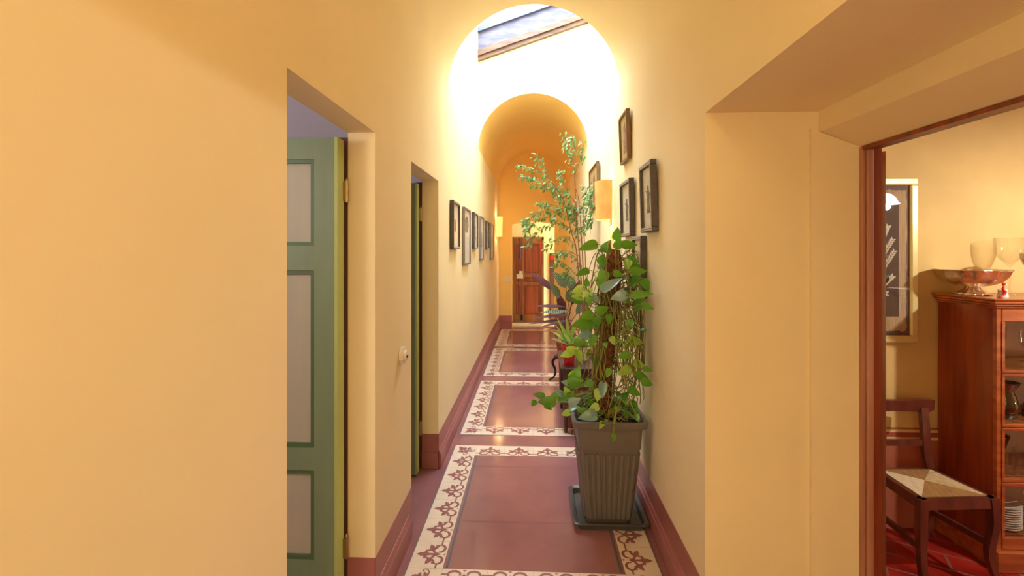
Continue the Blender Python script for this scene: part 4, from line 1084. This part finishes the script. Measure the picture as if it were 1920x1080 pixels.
for i in range(4):
    lo = cz(rails[i][1])+0; hi = cz(rails[i+1][0])
    d_ = MB()
    zl = cz((rails[i][0]+rails[i][1])/2) if i else cz(1031); zh = cz((rails[i+1][0]+rails[i+1][1])/2) if i < 3 else ztop-.053
    xa, xb = CX0+.023, CX1-.023
    d_.box((xa,CY0-.004,zl+.001),(xb,CY0+.016,lo), bev=.003); d_.box((xa,CY0-.004,hi),(xb,CY0+.016,zh-.001), bev=.003)
    d_.box((xa,CY0-.004,lo),(xa+.014,CY0+.016,hi)); d_.box((xb-.014,CY0-.004,lo),(xb,CY0+.016,hi))
    dr = d_.build('door', M['wood_rail'], t)
    MB().box((xa+.014,CY0+.004,lo),(xb-.014,CY0+.006,hi)).build('pane', M['pane'], dr)
    MB().tube([(mid,CY0-.03,zl+.02),(mid,CY0-.004,zl+.02)], [.01,.006], 10).build('knob', M['brass'], dr, smooth=True)
    MB().box((CX0+.025,CY0+.03,lo-.02),(CX1-.025,CY1-.015,lo-.002)).build('shelf', M['wood_end'], t)
sh = [cz(rails[i][1])-.002 for i in range(4)]
# plates on the lowest shelf
def plate_obj(c, r, label, tiltv=None):
    mb = MB(); mb.lathe([(.001,.004),(r*.55,.004),(r*.62,.001),(r*.66,.004),(r,.016),(r,.019),(r*.66,.008),(r*.55,.007),(.001,.007)], (0,0,0), 28)
    o = mb.build('plate', M['white_ceramic'], smooth=True); o.location = c
    return tag(o, label, 'plate', 'white plates in the bookcase')
pc = on_y(1886,0,CY0+.13)
base = plate_obj((pc.x-.045,CY0+.13,sh[0]+.0005), .095, 'white plate in the left stack on the bottom bookcase shelf')
for k in range(1,10):
    o = base.copy(); C.objects.link(o); o.location = (pc.x-.045,CY0+.13,sh[0]+.0005+k*.0125)
    o['label'] = 'white plate in the left stack on the bottom bookcase shelf' if k < 9 else 'topmost white plate of the left stack on the bottom bookcase shelf'
for k in range(6):
    o = base.copy(); C.objects.link(o); o.location = (pc.x+.165,CY0+.13,sh[0]+.0005+k*.0115); o['label'] = 'white plate in the low right stack under the tilted platter'; o['group'] = 'white plates under the platter'
o = base.copy(); C.objects.link(o); o.location = (pc.x+.16,CY0+.11,sh[0]+.112); o.rotation_euler = (math.radians(28),math.radians(18),0); o.scale = (1,.8,1.2)
o['label'] = 'tilted oval white platter leaning on the right plate stack'; o['category'] = 'platter'; o.name = 'platter'; del o['group']
# third shelf: glasses
gp = [(.001,.0),(.026,.0),(.028,.004),(.032,.09),(.030,.09),(.026,.008),(.001,.006)]
gb = tag(MB().lathe([(.001,.0),(.024,.0),(.026,.004),(.031,.10),(.0295,.10),(.024,.008),(.001,.006)], (0,0,0), 20).build('tumbler', M['clear'], smooth=True), 'clear ribbed tumbler on the third bookcase shelf, front row', 'glass', 'clear tumblers in the bookcase')
k = 0
for i in range(3):
    for j in range(2):
        o = gb if k == 0 else gb.copy()
        if k: C.objects.link(o)
        o.location = (CX0+.115+i*.066, CY0+.06+j*.07, sh[1]+.001)
        o['label'] = 'clear tumbler on the third bookcase shelf, '+('front' if j == 0 else 'back')+' row'; k += 1
gl = tag(MB().lathe([(.001,.0),(.026,.0),(.006,.006),(.005,.04),(.03,.07),(.034,.12),(.0325,.12),(.028,.072),(.001,.05)], (0,0,0), 20).build('goblet', M['lime_glass'], smooth=True), 'lime green goblet', 'goblet', 'lime green goblets in the bookcase')
for k in range(3):
    o = gl if k == 0 else gl.copy()
    if k: C.objects.link(o)
    o.location = (CX0+.33+k*.075, CY0+.08+.03*(k%2), sh[1]+.001); o['label'] = 'lime green goblet right of the clear tumblers in the bookcase'
bw = MB().lathe([(.001,.0),(.03,.0),(.05,.02),(.075,.045),(.072,.046),(.045,.022),(.001,.006)], (0,0,0), 24).build('bowl', M['blue_glass'], smooth=True)
bw.location = (CX0+.24, CY0+.255, sh[1]+.115); tag(bw, 'dark blue glass bowl behind the clear tumblers in the bookcase', 'bowl'); bw.location.z = sh[1]+.001; bw.scale = (.8,.8,3)
# second shelf: green jug
jc = Vector((CX0+.145, CY0+.105, sh[2]+.001))
t2 = thing('green_jug', 'dark green glass jug on the second bookcase shelf', 'jug', jc)
def spout(a, z): return 1+(.35*max(0, math.cos(a))**3*(max(0, z-.12)/.06) if z > .12 else 0)
MB().lathe([(.001,0),(.040,0),(.046,.01),(.056,.065),(.046,.11),(.032,.145),(.050,.192),(.048,.192),(.029,.147),(.001,.02)], jc, 28, mod=spout).build('body', M['green_glass'], t2, smooth=True)
MB().tube(spline([jc+Vector((-.03,0,.13)), jc+Vector((-.045,-.03,.13)), jc+Vector((-.045,-.04,.08)), jc+Vector((-.035,-.025,.04))],6), .006, 8).build('handle', M['green_glass'], t2, smooth=True)
v = Vector((CX0+.30, CY0+.12, sh[2]+.001))
for k, (dx, dy, hh, rr_, mm, lb) in enumerate(((0,0,.13,.035,'green_glass','squat dark green glass bottle beside the green jug'),(.11,.03,.12,.04,'amber_glass','amber glass carafe right of the green bottle in the bookcase'),(.2,-.02,.16,.03,'clear','clear glass carafe at the right of the second bookcase shelf'))):
    q = v+Vector((dx,dy,0)); tag(MB().lathe([(.001,0),(rr_,0),(rr_*1.1,hh*.1),(rr_,hh*.5),(rr_*.4,hh*.7),(rr_*.4,hh*.9),(rr_*.55,hh),(rr_*.5,hh),(rr_*.35,hh*.9),(.001,hh*.1)], q, 22).build('carafe', M[mm], smooth=True), lb, 'carafe')
# first shelf: crystal pieces
v = Vector((CX0+.175, CY0+.115, sh[3]+.001))
tr = MB().lathe([(.001,0),(.05,0),(.085,.03),(.083,.032),(.048,.004),(.001,.004)], v, 28).build('glass_dish', M['clear'], smooth=True); tag(tr, 'shallow clear glass dish on the top bookcase shelf', 'dish')
for k, (dx, dy, hh, rr_, lb) in enumerate(((-.015,.17,.19,.026,'tall clear champagne flute behind the glass dish'),(.09,.14,.20,.028,'second clear flute on the top bookcase shelf, right of the dish'),(.18,.08,.17,.035,'cut clear wine glass at the right of the top bookcase shelf'))):
    q = v+Vector((dx,dy,0)); tag(MB().lathe([(.001,0),(.03,0),(.005,.006),(.004,hh*.4),(rr_,hh*.6),(rr_,hh),(rr_*.94,hh),(rr_*.9,hh*.62),(.001,hh*.44)], q, 22).build('flute', M['clear'], smooth=True), lb, 'glass')
# things on top of the bookcase
bc = at(1823,556,2.60); bc.z = ztop+.001; bc.y = min(bc.y, CY1-.165+.09)
t3 = thing('silver_bowl', 'wide fluted silver footed bowl on top of the bookcase', 'bowl', bc)
fl_ = lambda a, z: 1+.035*math.cos(a*12)*min(1, z/.05)
MB().lathe([(.03,.045),(.075,.055),(.12,.075),(.145,.105),(.158,.138),(.163,.14),(.160,.144),(.153,.14),(.138,.105),(.11,.08),(.06,.06),(.001,.055)], bc, 96, mod=fl_).build('body', M['silver'], t3, smooth=True, sharp=180)
MB().lathe([(.001,0),(.078,0),(.080,.005),(.062,.014),(.038,.03),(.030,.046)], bc, 72, mod=lambda a, z: 1+.05*math.cos(a*14)).build('foot', M['silver'], t3, smooth=True, sharp=180)
fc = at(1880,560,2.46); fc.z = ztop+.001
t4 = thing('figurine', 'tiny red and white ceramic figurine beside the silver bowl', 'figurine', fc)
MB().lathe([(.001,0),(.024,0),(.022,.012),(.018,.03),(.022,.034),(.015,.042),(.001,.046)], fc, 20).build('white_base', M['white_ceramic'], t4, smooth=True)
f2 = fc+Vector((-.012,-.02,0))
MB().tube(spline([f2+Vector((-.024,-.002,.004)), f2+Vector((-.006,-.003,.014)), f2+Vector((.002,-.002,.028)), f2+Vector((-.006,0,.042)), f2+Vector((-.003,0,.06))],5), [.004+.003*math.sin(PI*i/20) for i in range(21)], 8).ball(f2+Vector((-.002,0,.070)), .009, 10).build('red_figure', M['red'], t4, smooth=True)
MB().ball(f2+Vector((.004,-.004,.068)), .006, 8).build('face', M['white_ceramic'], t4, smooth=True)
g0 = at(1893,556,2.61); g0.z = ztop+.001
tag(MB().lathe([(.001,0),(.045,0),(.044,.003),(.008,.008),(.006,.015),(.0055,.155),(.012,.165),(.046,.205),(.062,.245),(.067,.29),(.066,.325),(.0645,.325),(.0655,.29),(.060,.246),(.044,.208),(.001,.172)], g0, 40).build('wine_glass', M['clear'], smooth=True), 'very large clear wine glass on top of the bookcase', 'wine glass')
g1 = at(1940,560,2.46); g1.z = ztop+.001
t5 = thing('amber_goblet', 'amber cut-glass goblet with twisted clear stem, at the right edge on the bookcase', 'goblet', g1)
MB().lathe([(.001,.15),(.026,.155),(.042,.175),(.052,.205),(.054,.235),(.052,.235),(.049,.205),(.038,.178),(.001,.16)], g1, 40, mod=lambda a, z: 1+.03*math.cos(a*16)).build('bowl', M['amber_glass'], t5, smooth=True, sharp=180)
pr = [(.001,0),(.04,0),(.04,.004),(.01,.012)]+[(.007+.005*abs(math.sin(i*1.57/2)), .012+i*.0115) for i in range(13)]
MB().lathe(pr, g1, 24).build('stem', M['clear'], t5, smooth=True, sharp=180)

# dining lamp (outside the frame, seen mirrored in the embroidery glass)
lp = Vector((3.03, 1.62, 1.93))
t6 = thing('pendant_lamp', 'opal glass pendant lamp over the dining table, seen mirrored in the embroidery glass', 'pendant lamp', lp)
MB().tube([lp+Vector((0,0,.08)), Vector((lp.x,lp.y,ZC-.001))], .006, 8).build('rod', M['brass'], t6)
MB().lathe([(.02,.08),(.04,.07),(.065,.035),(.078,.0),(.09,-.012),(.086,-.014),(.075,-.002),(.06,.03),(.02,.075)], lp, 32, mod=lambda a, z: 1+.06*math.cos(a*8)*(1 if z < .04 else 0)).build('lamp_shade', M['lampglass'], t6, smooth=True, sharp=180)

# =====================================================================
#  LIGHT
# =====================================================================
def point(name, loc, e, col, r):
    ld = bpy.data.lights.new(name, 'POINT'); ld.energy = e; ld.color = col; ld.shadow_soft_size = r
    o = bpy.data.objects.new(name, ld); C.objects.link(o); o.location = loc; return o
point('hall_fill_high', (.0,-1.5,2.75), 20, (1,.97,.66), .25)  # unseen fill added behind the camera to warm the near walls
point('hall_fill_low', (-.25,-1.7,1.15), 37, (1,.97,.64), .2)  # second unseen fill, added low to brighten the soffit and recess
point('dining_pendant_bulb', (lp.x,lp.y,lp.z-.03), 76, (1,.93,.76), .03)
point('dining_sideboard_lamp', (4.3,1.2,.75), 14, (1,.90,.70), .08)
point('vestibule_light', (.75,9.1,2.25), 9, (1,.86,.6), .08)
point('room_light', (-2.0,.5,1.9), 42, (1,.92,.78), .2)
point('second_room_light', (-2.2,4.0,2.2), 24, (1,.95,.9), .2)
world = bpy.data.worlds.new('World'); bpy.context.scene.world = world; world.use_nodes = True
nt = world.node_tree; bg = nt.nodes['Background']
bg.inputs[0].default_value = (.70,.84,1,1); bg.inputs[1].default_value = 28
# portal that guides daylight sampling through the roof window
ld = bpy.data.lights.new('skylight_portal', 'AREA'); ld.shape = 'RECTANGLE'; ld.size = 2*W*1.05; ld.size_y = YS1-YS0
ld.cycles.is_portal = True
po = bpy.data.objects.new('skylight_portal', ld); C.objects.link(po); po.location = (0,(YS0+YS1)/2,(ZL+ZR_)/2+.06)
po.rotation_euler = (0,-math.atan(SL),0)

cam = bpy.data.cameras.new('camera'); cam.lens = 16; cam.sensor_width = 36; cam.shift_y = -72/1920; cam.clip_start = .02
co = bpy.data.objects.new('camera', cam); C.objects.link(co); co.location = (0,0,H); co.rotation_euler = (PI/2,0,A)
sc_ = bpy.context.scene; sc_.camera = co
sc_.view_settings.view_transform = 'Standard'; sc_.view_settings.look = 'None'; sc_.view_settings.gamma = 1
sc_.view_settings.use_curve_mapping = False; sc_.view_settings.exposure = .18
sc_.cycles.max_bounces = 14; sc_.cycles.diffuse_bounces = 8; sc_.cycles.transparent_max_bounces = 24
